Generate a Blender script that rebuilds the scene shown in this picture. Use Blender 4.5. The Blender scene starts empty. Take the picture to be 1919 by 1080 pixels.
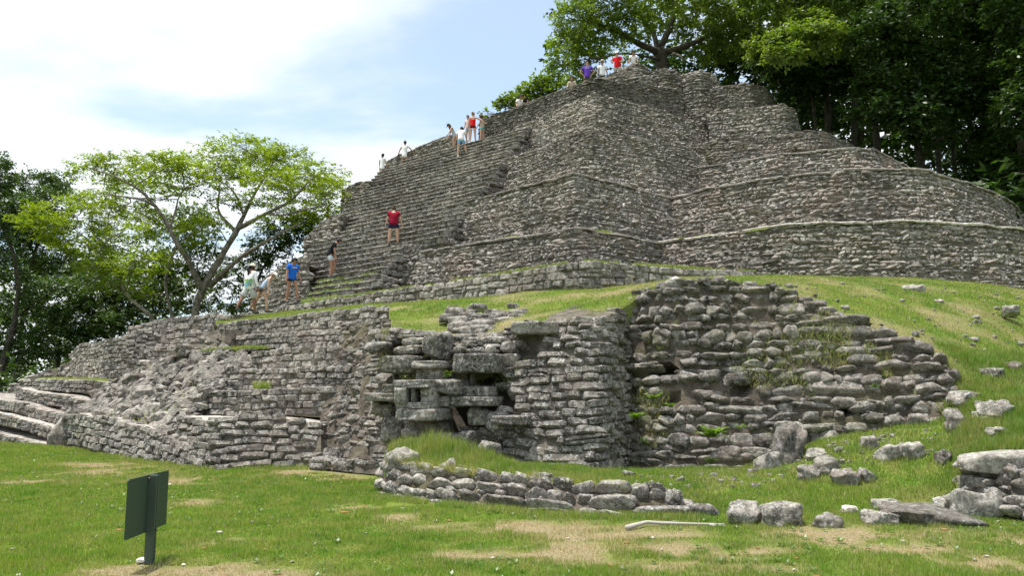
import bpy, math, random
import numpy as np
from mathutils import Vector, Matrix

scene = bpy.context.scene
COL = scene.collection
R = math.radians
rng = np.random.default_rng(7)
random.seed(7)

# ------------------------------------------------------------------ camera, sky, sun, exposure
EYE, PITCH, FPX, CX, CY = 1.6, R(7.4), 1500.0, 959.5, 540.0
cam_d = bpy.data.cameras.new('camera')
cam_d.sensor_width = 36.0
cam_d.lens = 36.0 * FPX / 1919.0
cam_d.clip_start, cam_d.clip_end = 0.1, 5000.0
cam = bpy.data.objects.new('camera', cam_d)
cam.location = (0, 0, EYE)
cam.rotation_euler = (R(90) + PITCH, 0, 0)
COL.objects.link(cam)
scene.camera = cam

SUN_DIR = Vector((-0.25, 0.03, 0.96)).normalized()          # towards the sun
SUN_EL = math.asin(SUN_DIR.z)
SUN_AZ = math.atan2(SUN_DIR.x, SUN_DIR.y)
SUN_STRENGTH, SKY_STRENGTH, EXPOSURE = 4.8, 0.13, 0.58

world = bpy.data.worlds.new('World')
scene.world = world
world.use_nodes = True
wn, wl = world.node_tree.nodes, world.node_tree.links
wn.clear()
w_out = wn.new('ShaderNodeOutputWorld')
w_bg = wn.new('ShaderNodeBackground')
w_bg.inputs['Strength'].default_value = SKY_STRENGTH
sky = wn.new('ShaderNodeTexSky')
sky.sky_type = 'NISHITA'
sky.sun_disc = False
sky.sun_elevation = SUN_EL
sky.sun_rotation = SUN_AZ
sky.air_density, sky.dust_density, sky.ozone_density = 1.0, 1.0, 1.0
w_tc = wn.new('ShaderNodeTexCoord')
w_sep = wn.new('ShaderNodeSeparateXYZ')
wl.new(w_tc.outputs['Generated'], w_sep.inputs[0])
# cloud sheet: the view direction is projected on a flat layer overhead
w_zc = wn.new('ShaderNodeMath'); w_zc.operation = 'MAXIMUM'; w_zc.inputs[1].default_value = 0.0
wl.new(w_sep.outputs['Z'], w_zc.inputs[0])
w_z = wn.new('ShaderNodeMath'); w_z.operation = 'ADD'; w_z.inputs[1].default_value = 0.16
wl.new(w_zc.outputs[0], w_z.inputs[0])
w_dx = wn.new('ShaderNodeMath'); w_dx.operation = 'DIVIDE'
w_dy = wn.new('ShaderNodeMath'); w_dy.operation = 'DIVIDE'
wl.new(w_sep.outputs['X'], w_dx.inputs[0]); wl.new(w_z.outputs[0], w_dx.inputs[1])
wl.new(w_sep.outputs['Y'], w_dy.inputs[0]); wl.new(w_z.outputs[0], w_dy.inputs[1])
w_cmb = wn.new('ShaderNodeCombineXYZ')
wl.new(w_dx.outputs[0], w_cmb.inputs[0]); wl.new(w_dy.outputs[0], w_cmb.inputs[1])
w_map = wn.new('ShaderNodeMapping')
w_map.inputs['Location'].default_value = (1.7, 4.4, 0.0)
w_map.inputs['Rotation'].default_value = (0, 0, R(10))
w_map.inputs['Scale'].default_value = (0.75, 1.25, 1.0)
wl.new(w_cmb.outputs[0], w_map.inputs['Vector'])
w_n = wn.new('ShaderNodeTexNoise')
w_n.inputs['Scale'].default_value = 1.15
w_n.inputs['Detail'].default_value = 6.0
w_n.inputs['Roughness'].default_value = 0.5
w_n.inputs['Distortion'].default_value = 0.25
wl.new(w_map.outputs[0], w_n.inputs['Vector'])
w_r = wn.new('ShaderNodeMapRange')
w_r.interpolation_type = 'SMOOTHSTEP'
w_r.inputs['From Min'].default_value = 0.36
w_r.inputs['From Max'].default_value = 0.55
w_r.inputs['To Min'].default_value = 0.33
w_r.inputs['To Max'].default_value = 0.97
wl.new(w_n.outputs['Fac'], w_r.inputs['Value'])
w_mix = wn.new('ShaderNodeMix'); w_mix.data_type = 'RGBA'
w_mix.inputs['B'].default_value = (5.9, 6.2, 6.5, 1)
wl.new(w_r.outputs[0], w_mix.inputs['Factor'])
w_tint = wn.new('ShaderNodeMix'); w_tint.data_type = 'RGBA'; w_tint.blend_type = 'MULTIPLY'
w_tint.inputs['Factor'].default_value = 1.0
w_tint.inputs['B'].default_value = (0.92, 1.10, 1.12, 1)
wl.new(sky.outputs[0], w_tint.inputs['A'])
wl.new(w_tint.outputs['Result'], w_mix.inputs['A'])
wl.new(w_mix.outputs['Result'], w_bg.inputs['Color'])
wl.new(w_bg.outputs[0], w_out.inputs['Surface'])

sun_d = bpy.data.lights.new('sun', 'SUN')
sun_d.energy = SUN_STRENGTH
sun_d.angle = R(0.5)
sun_d.color = (1.0, 0.96, 0.89)
sun = bpy.data.objects.new('sun', sun_d)
sun.rotation_euler = SUN_DIR.to_track_quat('Z', 'Y').to_euler()
sun.location = SUN_DIR * 120
COL.objects.link(sun)

scene.view_settings.view_transform = 'Standard'
scene.view_settings.look = 'None'
scene.view_settings.exposure = EXPOSURE
scene.view_settings.gamma = 1.0
scene.view_settings.use_curve_mapping = False
scene.render.engine = 'CYCLES'
scene.cycles.max_bounces = 7
scene.cycles.diffuse_bounces = 3
scene.cycles.transmission_bounces = 4
scene.cycles.sample_clamp_indirect = 6.0

# ------------------------------------------------------------------ helpers
cP, sP = math.cos(PITCH), math.sin(PITCH)

def ray(px, py):
    a, b = (px - CX) / FPX, (CY - py) / FPX
    return np.array([a, cP - b * sP, sP + b * cP])

def at(px, py, d):
    """point at distance d (world y) that was surveyed at this place of the photograph"""
    r = ray(px, py)
    return np.array([0, 0, EYE]) + r * (d / r[1])

def atz(px, py, z):
    r = ray(px, py)
    return np.array([0, 0, EYE]) + r * ((z - EYE) / r[2])

def proj(P):
    P = np.asarray(P, float)
    q = P - np.array([0, 0, EYE])
    f = q[..., 1] * cP + q[..., 2] * sP
    u = -q[..., 1] * sP + q[..., 2] * cP
    f = np.where(np.abs(f) < 1e-6, 1e-6, f)
    return CX + FPX * q[..., 0] / f, CY - FPX * u / f, f

def vnoise(P, scale=1.0, seed=0, octaves=1):
    """smooth value noise in about -1..1, P (...,2 or 3)"""
    P = np.asarray(P, float)
    if P.shape[-1] == 2:
        P = np.concatenate([P, np.zeros(P.shape[:-1] + (1,))], -1)
    out, amp, tot = 0, 1.0, 0
    for o in range(octaves):
        Q = P * scale * (2 ** o) + 17.3 * o
        I = np.floor(Q).astype(np.int64)
        Fr = Q - I
        Fr = Fr * Fr * (3 - 2 * Fr)
        def h(dx, dy, dz):
            n = (I[..., 0] + dx) * 374761393 + (I[..., 1] + dy) * 668265263 + (I[..., 2] + dz) * 2147483647 + seed * 974711
            n = (n ^ (n >> 13)) * 1274126177
            n = n ^ (n >> 16)
            return (n & 0xffff) / 32767.5 - 1
        x, y, z = Fr[..., 0], Fr[..., 1], Fr[..., 2]
        c = 0
        for dz in (0, 1):
            for dy in (0, 1):
                for dx in (0, 1):
                    w = (x if dx else 1 - x) * (y if dy else 1 - y) * (z if dz else 1 - z)
                    c = c + w * h(dx, dy, dz)
        out = out + amp * c
        tot += amp
        amp *= 0.5
    return out / tot

def mesh_np(name, V, F, mat=None, attrs=None, smooth=True):
    """mesh from numpy: F is one (m,k) array or a list of them"""
    me = bpy.data.meshes.new(name)
    V = np.asarray(V, np.float32)
    Fs = F if isinstance(F, list) else [F]
    Fs = [np.asarray(f, np.int32) for f in Fs if len(f)]
    me.vertices.add(len(V))
    me.vertices.foreach_set('co', V.ravel())
    nl = sum(f.size for f in Fs)
    npol = sum(len(f) for f in Fs)
    me.loops.add(nl)
    me.polygons.add(npol)
    me.loops.foreach_set('vertex_index', np.concatenate([f.ravel() for f in Fs]))
    tot = np.concatenate([np.full(len(f), f.shape[1], np.int32) for f in Fs])
    st = np.concatenate([[0], np.cumsum(tot)[:-1]]).astype(np.int32)
    me.polygons.foreach_set('loop_start', st)
    me.polygons.foreach_set('use_smooth', np.full(npol, smooth))
    me.update(calc_edges=True)
    for k, a in (attrs or {}).items():
        at_ = me.attributes.new(k, 'FLOAT', 'POINT')
        at_.data.foreach_set('value', np.asarray(a, np.float32))
    if mat:
        me.materials.append(mat)
    return me

def link(name, me, parent=None, loc=None, **props):
    o = bpy.data.objects.new(name, me)
    COL.objects.link(o)
    if parent is not None:
        o.parent = parent
    if loc is not None:
        o.location = loc
    for k, v in props.items():
        o[k] = v
    return o

def thing(name, label, cat, loc=(0, 0, 0), group=None):
    o = link(name, None, None, loc, label=label, category=cat, kind='thing')
    o.empty_display_size = 0.2
    if group:
        o['group'] = group
    return o

def grid_faces(nr, nc):
    i = np.arange(nr * nc).reshape(nr, nc)
    return np.stack([i[:-1, :-1], i[:-1, 1:], i[1:, 1:], i[1:, :-1]], -1).reshape(-1, 4)

def resample(P, n, smooth=False):
    P = np.asarray(P, float)
    s = np.concatenate([[0], np.cumsum(np.linalg.norm(np.diff(P, axis=0), axis=1))])
    t = np.linspace(0, s[-1], n)
    return np.stack([np.interp(t, s, P[:, k]) for k in range(3)], 1)

# ------------------------------------------------------------------ materials
class NT:
    def __init__(self, name):
        self.m = bpy.data.materials.new(name)
        self.m.use_nodes = True
        self.n, self.l = self.m.node_tree.nodes, self.m.node_tree.links
        self.b = self.n['Principled BSDF']
        self.out = self.n['Material Output']
    def node(self, t, **kw):
        x = self.n.new(t)
        for k, v in kw.items():
            if hasattr(x, k):
                setattr(x, k, v)
        return x
    def link(self, a, b):
        self.l.new(a, b)
    def pos(self):
        return self.node('ShaderNodeNewGeometry').outputs['Position']
    def noise(self, vec, scale, detail=3, rough=0.55, dist=0.0):
        x = self.node('ShaderNodeTexNoise')
        x.inputs['Scale'].default_value = scale
        x.inputs['Detail'].default_value = detail
        x.inputs['Roughness'].default_value = rough
        x.inputs['Distortion'].default_value = dist
        self.link(vec, x.inputs['Vector'])
        return x.outputs['Fac']
    def rng(self, v, a, b, c=0.0, d=1.0, smooth=True):
        x = self.node('ShaderNodeMapRange')
        x.interpolation_type = 'SMOOTHSTEP' if smooth else 'LINEAR'
        for k, q in zip(('From Min', 'From Max', 'To Min', 'To Max'), (a, b, c, d)):
            x.inputs[k].default_value = q
        self.link(v, x.inputs['Value'])
        return x.outputs[0]
    def mix(self, fac, a, b, mode='MIX'):
        x = self.node('ShaderNodeMix')
        x.data_type = 'RGBA'
        x.blend_type = mode
        for s, v in (('Factor', fac), ('A', a), ('B', b)):
            if isinstance(v, (int, float)):
                x.inputs[s].default_value = v
            elif isinstance(v, tuple):
                x.inputs[s].default_value = v + (1,) if len(v) == 3 else v
            else:
                self.link(v, x.inputs[s])
        return x.outputs['Result']
    def math(self, op, a, b=0.0):
        x = self.node('ShaderNodeMath')
        x.operation = op
        for i, v in enumerate((a, b)):
            if isinstance(v, (int, float)):
                x.inputs[i].default_value = v
            else:
                self.link(v, x.inputs[i])
        return x.outputs[0]
    def attr(self, name):
        x = self.node('ShaderNodeAttribute')
        x.attribute_name = name
        return x.outputs['Fac']
    def bump(self, h, strength, dist):
        x = self.node('ShaderNodeBump')
        x.inputs['Strength'].default_value = strength
        x.inputs['Distance'].default_value = dist
        self.link(h, x.inputs['Height'])
        self.link(x.outputs[0], self.b.inputs['Normal'])

def stone_mat(name, base=0.2, brown=0.3, lichen=0.5, moss=0.15, fine=1.0, dark=0.4, var=1.0):
    t = NT(name)
    p = t.pos()
    oi = t.node('ShaderNodeObjectInfo').outputs['Random']
    rnd = t.math('FRACT', t.math('ADD', oi, t.attr('tone')))
    big = t.noise(p, 0.55, 3)
    mid = t.noise(p, 5.0 * fine, 5, 0.65)
    fin = t.noise(p, 38.0 * fine, 4, 0.7)
    b = base
    col = t.mix(t.rng(mid, 0.3, 0.72), (b * .42, b * .40, b * .37), (b * 1.48, b * 1.42, b * 1.33))
    # each stone keeps a shade of its own
    col = t.mix(1.0, col, t.mix(rnd, tuple(1 - var * q for q in (0.45, 0.47, 0.49)), tuple(1 + var * q for q in (0.40, 0.38, 0.33))), 'MULTIPLY')
    # broad tonal drift and rain streaks running down the faces
    col = t.mix(1.0, col, t.mix(t.rng(t.noise(p, 0.28, 4, 0.6), 0.34, 0.66), (0.70, 0.68, 0.66), (1.22, 1.20, 1.16)), 'MULTIPLY')
    mp = t.node('ShaderNodeMapping')
    mp.inputs['Scale'].default_value = (1.6, 1.6, 0.16)
    t.link(p, mp.inputs['Vector'])
    stk = t.math('MULTIPLY', t.rng(t.noise(mp.outputs[0], 1.0, 5, 0.65), 0.52, 0.70), dark * 1.5)
    col = t.mix(stk, col, t.mix(1.0, col, (0.36, 0.35, 0.33), 'MULTIPLY'))
    # brown limestone where the black weathering crust has gone
    br = t.math('MULTIPLY', t.rng(t.noise(p, 0.9, 4, 0.6, 0.4), 0.46, 0.66), brown)
    col = t.mix(br, col, (b * 1.18, b * .97, b * .83))
    # black algae streaks
    dk = t.math('MULTIPLY', t.rng(t.noise(p, 2.3, 5, 0.65), 0.5, 0.7), dark)
    col = t.mix(dk, col, (0.035, 0.034, 0.030))
    # pale lichen: patches of hand size, broken up by fine specks
    lz = t.noise(p, 7.0 * fine, 6, 0.8, 0.3)
    lf = t.math('MULTIPLY', t.rng(lz, 0.50, 0.60), t.rng(t.noise(p, 24.0 * fine, 4, 0.75), 0.38, 0.56))
    lf = t.math('MULTIPLY', lf, lichen)
    col = t.mix(lf, col, (0.60, 0.60, 0.57))
    # dark pits
    pit = t.math('MULTIPLY', t.rng(t.noise(p, 17.0 * fine, 5, 0.75), 0.46, 0.36), 0.75)
    col = t.mix(pit, col, (0.045, 0.043, 0.038))
    # moss in broad patches
    ms = t.math('MULTIPLY', t.math('MULTIPLY', t.rng(big, 0.50, 0.68), t.rng(t.noise(p, 3.5, 4, 0.65), 0.42, 0.62)), moss)
    col = t.mix(ms, col, (0.125, 0.118, 0.055))
    t.link(col, t.b.inputs['Base Color'])
    t.b.inputs['Roughness'].default_value = 0.95
    t.b.inputs['Specular IOR Level'].default_value = 0.15
    h = t.math('ADD', t.math('MULTIPLY', fin, 0.5), t.math('MULTIPLY', t.noise(p, 11 * fine, 5, 0.75), 1.3))
    t.bump(h, 1.0, 0.055 / fine)
    return t.m

M = {}
M['tier'] = stone_mat('weathered_grey_stone', 0.335, 0.45, 0.75, 0.2, 1.0, 0.3, 0.65)
M['tierbrown'] = stone_mat('brownish_terrace_stone', 0.34, 1.0, 0.7, 0.3, 1.0, 0.25, 0.7)
M['tierdark'] = stone_mat('shade_toned_weathered_stone', 0.27, 0.3, 0.8, 0.3, 1.0, 0.4, 0.65)  # darker base puts the shade between drum tiers into the colour
M['parapet'] = stone_mat('blackened_parapet_stone', 0.19, 0.2, 0.6, 0.1, 1.0, 0.45, 0.7)
M['right'] = stone_mat('brown_grey_stone', 0.325, 0.8, 0.7, 0.5, 1.0, 0.28, 0.7)
M['tiermoss'] = stone_mat('mossy_terrace_stone', 0.26, 0.8, 0.5, 1.0, 1.0, 0.35, 0.7)
M['stair'] = stone_mat('dark_stair_stone', 0.285, 0.3, 0.7, 0.15, 1.0, 0.35, 0.7)
M['pale'] = stone_mat('pale_stone', 0.29, 0.25, 0.7, 0.45, 1.2, 0.25)
M['lower'] = stone_mat('lower_wall_stone', 0.255, 0.5, 0.85, 0.4, 1.6, 0.65)
M['oldwall'] = stone_mat('mossy_old_stone', 0.235, 0.55, 0.6, 0.6, 1.6, 0.6)
M['lowbrown'] = stone_mat('damp_brown_stone', 0.23, 0.85, 0.45, 0.55, 1.6, 0.45)
M['mask'] = stone_mat('crusted_mask_stone', 0.25, 0.5, 1.0, 0.45, 2.0, 0.75)
M['boulder'] = stone_mat('lichen_boulder_stone', 0.30, 0.3, 1.0, 0.25, 2.2, 0.55)
M['rubble'] = stone_mat('bare_rubble_stone', 0.26, 0.25, 0.45, 0.12, 1.5, 0.45)
M['ledge'] = stone_mat('worn_ledge_mortar', 0.5, 0.3, 0.6, 0.2, 1.3, 0.25)
M['whitestone'] = stone_mat('white_stone', 0.55, 0.1, 0.4, 0.0, 2.0, 0.05)

def core_mat(name, c, moss=0.3):
    t = NT(name)
    p = t.pos()
    n = t.noise(p, 4.0, 6, 0.7)
    col = t.mix(t.rng(n, 0.3, 0.7), (c[0] * .45, c[1] * .45, c[2] * .45), (c[0] * 1.3, c[1] * 1.3, c[2] * 1.3))
    ms = t.math('MULTIPLY', t.rng(t.noise(p, 1.1, 4), 0.48, 0.66), moss)
    col = t.mix(ms, col, (0.09, 0.10, 0.03))
    t.link(col, t.b.inputs['Base Color'])
    t.b.inputs['Roughness'].default_value = 1.0
    t.b.inputs['Specular IOR Level'].default_value = 0.1
    t.bump(t.noise(p, 14, 6, 0.75), 1.0, 0.06)
    return t.m

M['core'] = core_mat('rubble_core', (0.165, 0.145, 0.118), 0.25)
M['corebrown'] = core_mat('earth_core', (0.15, 0.125, 0.098), 0.35)
M['soil'] = core_mat('bare_soil', (0.15, 0.115, 0.08), 0.25)
M['forestsoil'] = core_mat('forest_soil', (0.045, 0.04, 0.025), 0.5)

def grass_col(t, p, tone=None):
    n1 = t.noise(p, 0.35, 3)
    n2 = t.noise(p, 2.2, 4, 0.65)
    g = t.mix(t.rng(n1, 0.35, 0.65), (0.125, 0.250, 0.024), (0.195, 0.310, 0.040))
    g = t.mix(t.rng(n2, 0.35, 0.7), g, (0.27, 0.315, 0.08))
    if tone is not None:
        g = t.mix(1.0, g, t.mix(tone, (0.65, 0.66, 0.62), (1.35, 1.32, 1.35)), 'MULTIPLY')
    g = t.mix(t.attr('dry'), g, (0.44, 0.36, 0.23))
    return g

def ground_mat():
    t = NT('lawn_ground')
    p = t.pos()
    g = grass_col(t, p)
    g = t.mix(t.rng(t.noise(p, 30, 4, 0.7), 0.35, 0.7), t.mix(0.5, g, (0.06, 0.07, 0.02)), g)
    g = t.mix(1.0, g, (0.72, 0.70, 0.66), 'MULTIPLY')      # soil between the blades, plus blade shade put into the colour
    t.link(g, t.b.inputs['Base Color'])
    t.b.inputs['Roughness'].default_value = 1.0
    t.b.inputs['Specular IOR Level'].default_value = 0.05
    t.bump(t.noise(p, 40, 5, 0.7), 0.7, 0.03)
    return t.m

def leafy_mat(name, fn, trans=0.35, rough=0.6, spec=0.25):
    t = NT(name)
    col = fn(t)
    t.n.remove(t.b)
    d = t.node('ShaderNodeBsdfDiffuse')
    tr = t.node('ShaderNodeBsdfTranslucent')
    g = t.node('ShaderNodeBsdfGlossy')
    g.inputs['Roughness'].default_value = rough
    g.inputs['Color'].default_value = (1, 1, 1, 1)
    t.link(col, d.inputs['Color'])
    t.link(t.mix(1.0, col, (1.25, 1.25, 0.55), 'MULTIPLY'), tr.inputs['Color'])
    m1 = t.node('ShaderNodeMixShader')
    m1.inputs[0].default_value = trans
    t.link(d.outputs[0], m1.inputs[1]); t.link(tr.outputs[0], m1.inputs[2])
    m2 = t.node('ShaderNodeMixShader')
    m2.inputs[0].default_value = 0.06 * spec / 0.25
    t.link(m1.outputs[0], m2.inputs[1]); t.link(g.outputs[0], m2.inputs[2])
    t.link(m2.outputs[0], t.out.inputs['Surface'])
    return t.m

M['ground'] = ground_mat()
M['grass'] = leafy_mat('grass_blade', lambda t: grass_col(t, t.pos(), t.attr('tone')), 0.4, 0.6, 0.1)

def leaf(name, a, b, trans=0.4, spec=0.25):
    def f(t):
        tone = t.attr('tone')
        n = t.noise(t.pos(), 0.5, 2)
        c = t.mix(tone, a, b)
        return t.mix(1.0, c, t.mix(t.rng(n, 0.3, 0.7), (0.75, 0.75, 0.8), (1.2, 1.2, 1.0)), 'MULTIPLY')
    return leafy_mat(name, f, trans, 0.45, spec)

M['leaf_acacia'] = leaf('feathery_leaf', (0.140, 0.220, 0.016), (0.265, 0.345, 0.032), 0.5, 0.08)
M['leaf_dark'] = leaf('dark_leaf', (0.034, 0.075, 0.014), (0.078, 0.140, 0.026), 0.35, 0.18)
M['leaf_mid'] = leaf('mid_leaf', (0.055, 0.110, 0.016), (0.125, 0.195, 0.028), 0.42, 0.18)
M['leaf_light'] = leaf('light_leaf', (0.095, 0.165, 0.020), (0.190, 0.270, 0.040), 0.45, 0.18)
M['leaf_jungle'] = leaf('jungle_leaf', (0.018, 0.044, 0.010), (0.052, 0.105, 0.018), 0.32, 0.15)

def bark(name, a, b):
    t = NT(name)
    p = t.pos()
    n = t.noise(p, 4, 6, 0.7)
    t.link(t.mix(t.rng(n, 0.35, 0.65), a, b), t.b.inputs['Base Color'])
    t.b.inputs['Roughness'].default_value = 0.95
    t.bump(t.noise(p, 14, 5, 0.7), 0.8, 0.05)
    return t.m

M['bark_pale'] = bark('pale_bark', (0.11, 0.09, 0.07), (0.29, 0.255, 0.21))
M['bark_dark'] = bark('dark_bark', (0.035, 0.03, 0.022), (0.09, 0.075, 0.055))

def plain(name, c, rough=0.7, metal=0.0, spec=0.3, var=0.15, scale=20):
    t = NT(name)
    n = t.noise(t.pos(), scale, 3)
    lo, hi = tuple(x * (1 - var) for x in c), tuple(min(1, x * (1 + var)) for x in c)
    t.link(t.mix(n, lo, hi), t.b.inputs['Base Color'])
    t.b.inputs['Roughness'].default_value = rough
    t.b.inputs['Metallic'].default_value = metal
    t.b.inputs['Specular IOR Level'].default_value = spec
    return t.m
# ------------------------------------------------------------------ rocks and masonry
def rounded_box(seed, jit=0.07, ch=0.16):
    """chamfered box, 24 vertices, 44 triangles, unit size"""
    r = np.random.default_rng(seed)
    V, idx = [], {}
    for sx in (-1, 1):
        for sy in (-1, 1):
            for sz in (-1, 1):
                c = np.array([sx, sy, sz]) * 0.5
                j = r.normal(0, jit, 3)
                cc = ch * r.uniform(.75, 1.7, 3)
                for k in range(3):
                    v = c.copy()
                    for q in range(3):
                        if q != k:
                            v[q] -= np.sign(c[q]) * cc[q]
                    idx[(sx, sy, sz, k)] = len(V)
                    V.append(v + j * np.array([1, .8, 1]))
    F4, F3 = [], []
    S = (-1, 1)
    for k in range(3):
        a, b = [q for q in range(3) if q != k]
        for s in S:
            ring = []
            for (u, w) in ((-1, -1), (1, -1), (1, 1), (-1, 1)):
                sg = [0, 0, 0]
                sg[k], sg[a], sg[b] = s, u, w
                ring.append(idx[tuple(sg) + (k,)])
            F4.append(ring)
        for u in S:                                    # edges parallel to axis k
            for w in S:
                sg0, sg1 = [0, 0, 0], [0, 0, 0]
                sg0[k], sg1[k] = -1, 1
                sg0[a] = sg1[a] = u
                sg0[b] = sg1[b] = w
                F4.append([idx[tuple(sg0) + (a,)], idx[tuple(sg1) + (a,)], idx[tuple(sg1) + (b,)], idx[tuple(sg0) + (b,)]])
    for sx in S:
        for sy in S:
            for sz in S:
                F3.append([idx[(sx, sy, sz, k)] for k in range(3)])
    V = np.array(V)
    def orient(f):
        p = V[f]
        n = np.cross(p[1] - p[0], p[2] - p[0])
        return f if np.dot(n, p.mean(0)) > 0 else f[::-1]
    return V, [np.array([orient(f) for f in F4]), np.array([orient(f) for f in F3])]

def big_rock(seed, n=5, pw=4.0, rough=0.12, freq=2.2, breaks=4):
    """superellipsoid boulder from a subdivided cube"""
    r = np.random.default_rng(seed)
    Vs, Fs, off = [], [], 0
    g = np.linspace(-1, 1, n)
    for k in range(3):
        for s in (-1, 1):
            A, B = np.meshgrid(g, g, indexing='ij')
            P = np.zeros((n, n, 3))
            P[..., k] = s
            P[..., (k + 1) % 3] = A
            P[..., (k + 2) % 3] = B
            f = grid_faces(n, n)
            if s < 0:
                f = f[:, ::-1]
            Vs.append(P.reshape(-1, 3)); Fs.append(f + off); off += n * n
    V, F = np.concatenate(Vs), np.concatenate(Fs)
    key = np.round(V * 1000).astype(int)
    _, first, inv = np.unique(key, axis=0, return_index=True, return_inverse=True)
    V, F = V[first], inv.ravel()[F]
    L = (np.abs(V) ** pw).sum(1) ** (1 / pw)
    V = V / L[:, None]
    o = r.uniform(0, 50, 3)
    nrm = V / np.linalg.norm(V, axis=1)[:, None]
    V = V + nrm * (vnoise(V * freq + o, 1, seed, 2) * rough * 1.6)[:, None]
    # a few broken flat faces
    for _ in range(breaks):
        d = r.normal(0, 1, 3); d /= np.linalg.norm(d)
        h = r.uniform(.72, .98)
        e = np.maximum(V @ d - h, 0)
        V = V - e[:, None] * d
    return V * 0.5, [F]

TPL = [rounded_box(i, 0.06 + 0.03 * (i % 3), 0.17) for i in range(24)]
BIG = [big_rock(100 + i, 8, 3.0 + 0.9 * (i % 3), 0.17, 2.2, 5) for i in range(20)]
BLO = [big_rock(100 + i, 5, 3.0 + 0.9 * (i % 3), 0.17, 2.2, 5) for i in range(20)]      # lighter twins of BIG for the joined remainder
SQR = [rounded_box(500 + i, 0.035 + 0.012 * (i % 3), 0.13) for i in range(24)]
RUB = [big_rock(300 + i, 4, 7.0, 0.34, 1.5, 7) for i in range(14)]

TPLS = {'T': TPL, 'B': BIG, 'R': RUB, 'S': SQR}
_tpl_mesh = {}
def tpl_mesh(kind, i, mat):
    key = (kind, i, mat.name)
    if key not in _tpl_mesh:
        V, F = TPLS[kind][i]
        _tpl_mesh[key] = mesh_np('stone', V, F, mat, smooth=(kind == 'B'))
    return _tpl_mesh[key]

def join_stones(kind, sel, base):
    """sel: list of (tpl, 4x3 transform rows X,N,U,C) -> V, F, tone"""
    T = BLO if kind == 'B' else TPLS[kind]
    Vs, tones, off = [], [], 0
    F3, F4 = [], []
    by = {}
    for s in sel:
        by.setdefault(s[0], []).append(s[1])
    r = np.random.default_rng(len(sel))
    for ti, tr in by.items():
        V, Fl = T[ti]
        A = np.array(tr)                                   # (k,4,3)
        W = np.einsum('vi,kij->kvj', V, A[:, :3]) + A[:, None, 3] - base
        k, nv = len(A), len(V)
        Vs.append(W.reshape(-1, 3))
        tones.append(np.repeat(r.random(k), nv))
        o = off + np.arange(k)[:, None, None] * nv
        for f in Fl:
            g = (f[None] + o).reshape(-1, f.shape[1])
            (F3 if f.shape[1] == 3 else F4).append(g)
        off += k * nv
    F = []
    if F3: F.append(np.concatenate(F3))
    if F4: F.append(np.concatenate(F4))
    return np.concatenate(Vs), F, np.concatenate(tones)

def rock_basis(X, U, ln, dp, ht, ja, jb, r):
    X = X / (np.linalg.norm(X) + 1e-9)
    N = np.cross(X, U); N /= (np.linalg.norm(N) + 1e-9)      # outward for a wall walked left to right
    U = np.cross(N, X)
    a, b, c = r.normal(0, ja), r.normal(0, jb), r.normal(0, jb)
    Rm = np.array(Matrix.Rotation(a, 3, Vector(N)) @ Matrix.Rotation(b, 3, Vector(X)) @ Matrix.Rotation(c, 3, Vector(U)))
    X, N, U = Rm @ X, Rm @ N, Rm @ U
    return X * ln, -N * dp, U * ht                            # right-handed: the second axis points into the wall

def place_stones(parent, base, recs, kind, mat, limit=300, minpx=8.0, mixed=None):
    """the stones that show largest become objects, the rest one joined mesh"""
    if not recs:
        return
    C = np.array([t[1][3] for t in recs])
    px, py, dist = proj(C)
    L = np.array([np.linalg.norm(t[1][0]) for t in recs])
    Hh = np.array([np.linalg.norm(t[1][2]) for t in recs])
    spx = L * FPX / np.maximum(dist, 1)
    inside = (px > -10) & (px < 1929) & (py > -10) & (py < 1090) & (dist > 0)
    N = np.array([t[1][1] for t in recs])
    facing = ((np.array([0, 0, EYE]) - C) * N).sum(1) < 0
    score = np.where(inside & facing & (spx >= minpx), spx * np.sqrt(Hh / L), 0)
    order = np.argsort(-score)
    keep = [i for i in order[:limit] if score[i] > 0]
    kset = set(keep)
    for i in keep:
        ti, A = recs[i]
        o = bpy.data.objects.new('stone', tpl_mesh(kind, ti, mat))
        COL.objects.link(o)
        o.parent = parent
        X, N_, U_, C_ = A
        m = Matrix(((X[0], N_[0], U_[0], C_[0] - base[0]), (X[1], N_[1], U_[1], C_[1] - base[1]), (X[2], N_[2], U_[2], C_[2] - base[2]), (0, 0, 0, 1)))
        o.matrix_basis = m
    rest = [recs[i] for i in range(len(recs)) if i not in kset]
    if rest:
        V, F, tone = join_stones(kind, rest, base)
        link('stonework', mesh_np('stonework', V, F, mat, {'tone': tone}, smooth=(kind == 'B')), parent, kind='stuff')

def outward(P):
    t = np.gradient(P[:, :2], axis=0)
    t /= np.linalg.norm(t, axis=1)[:, None] + 1e-9
    return np.stack([t[:, 1], -t[:, 0], np.zeros(len(P))], 1)

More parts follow.
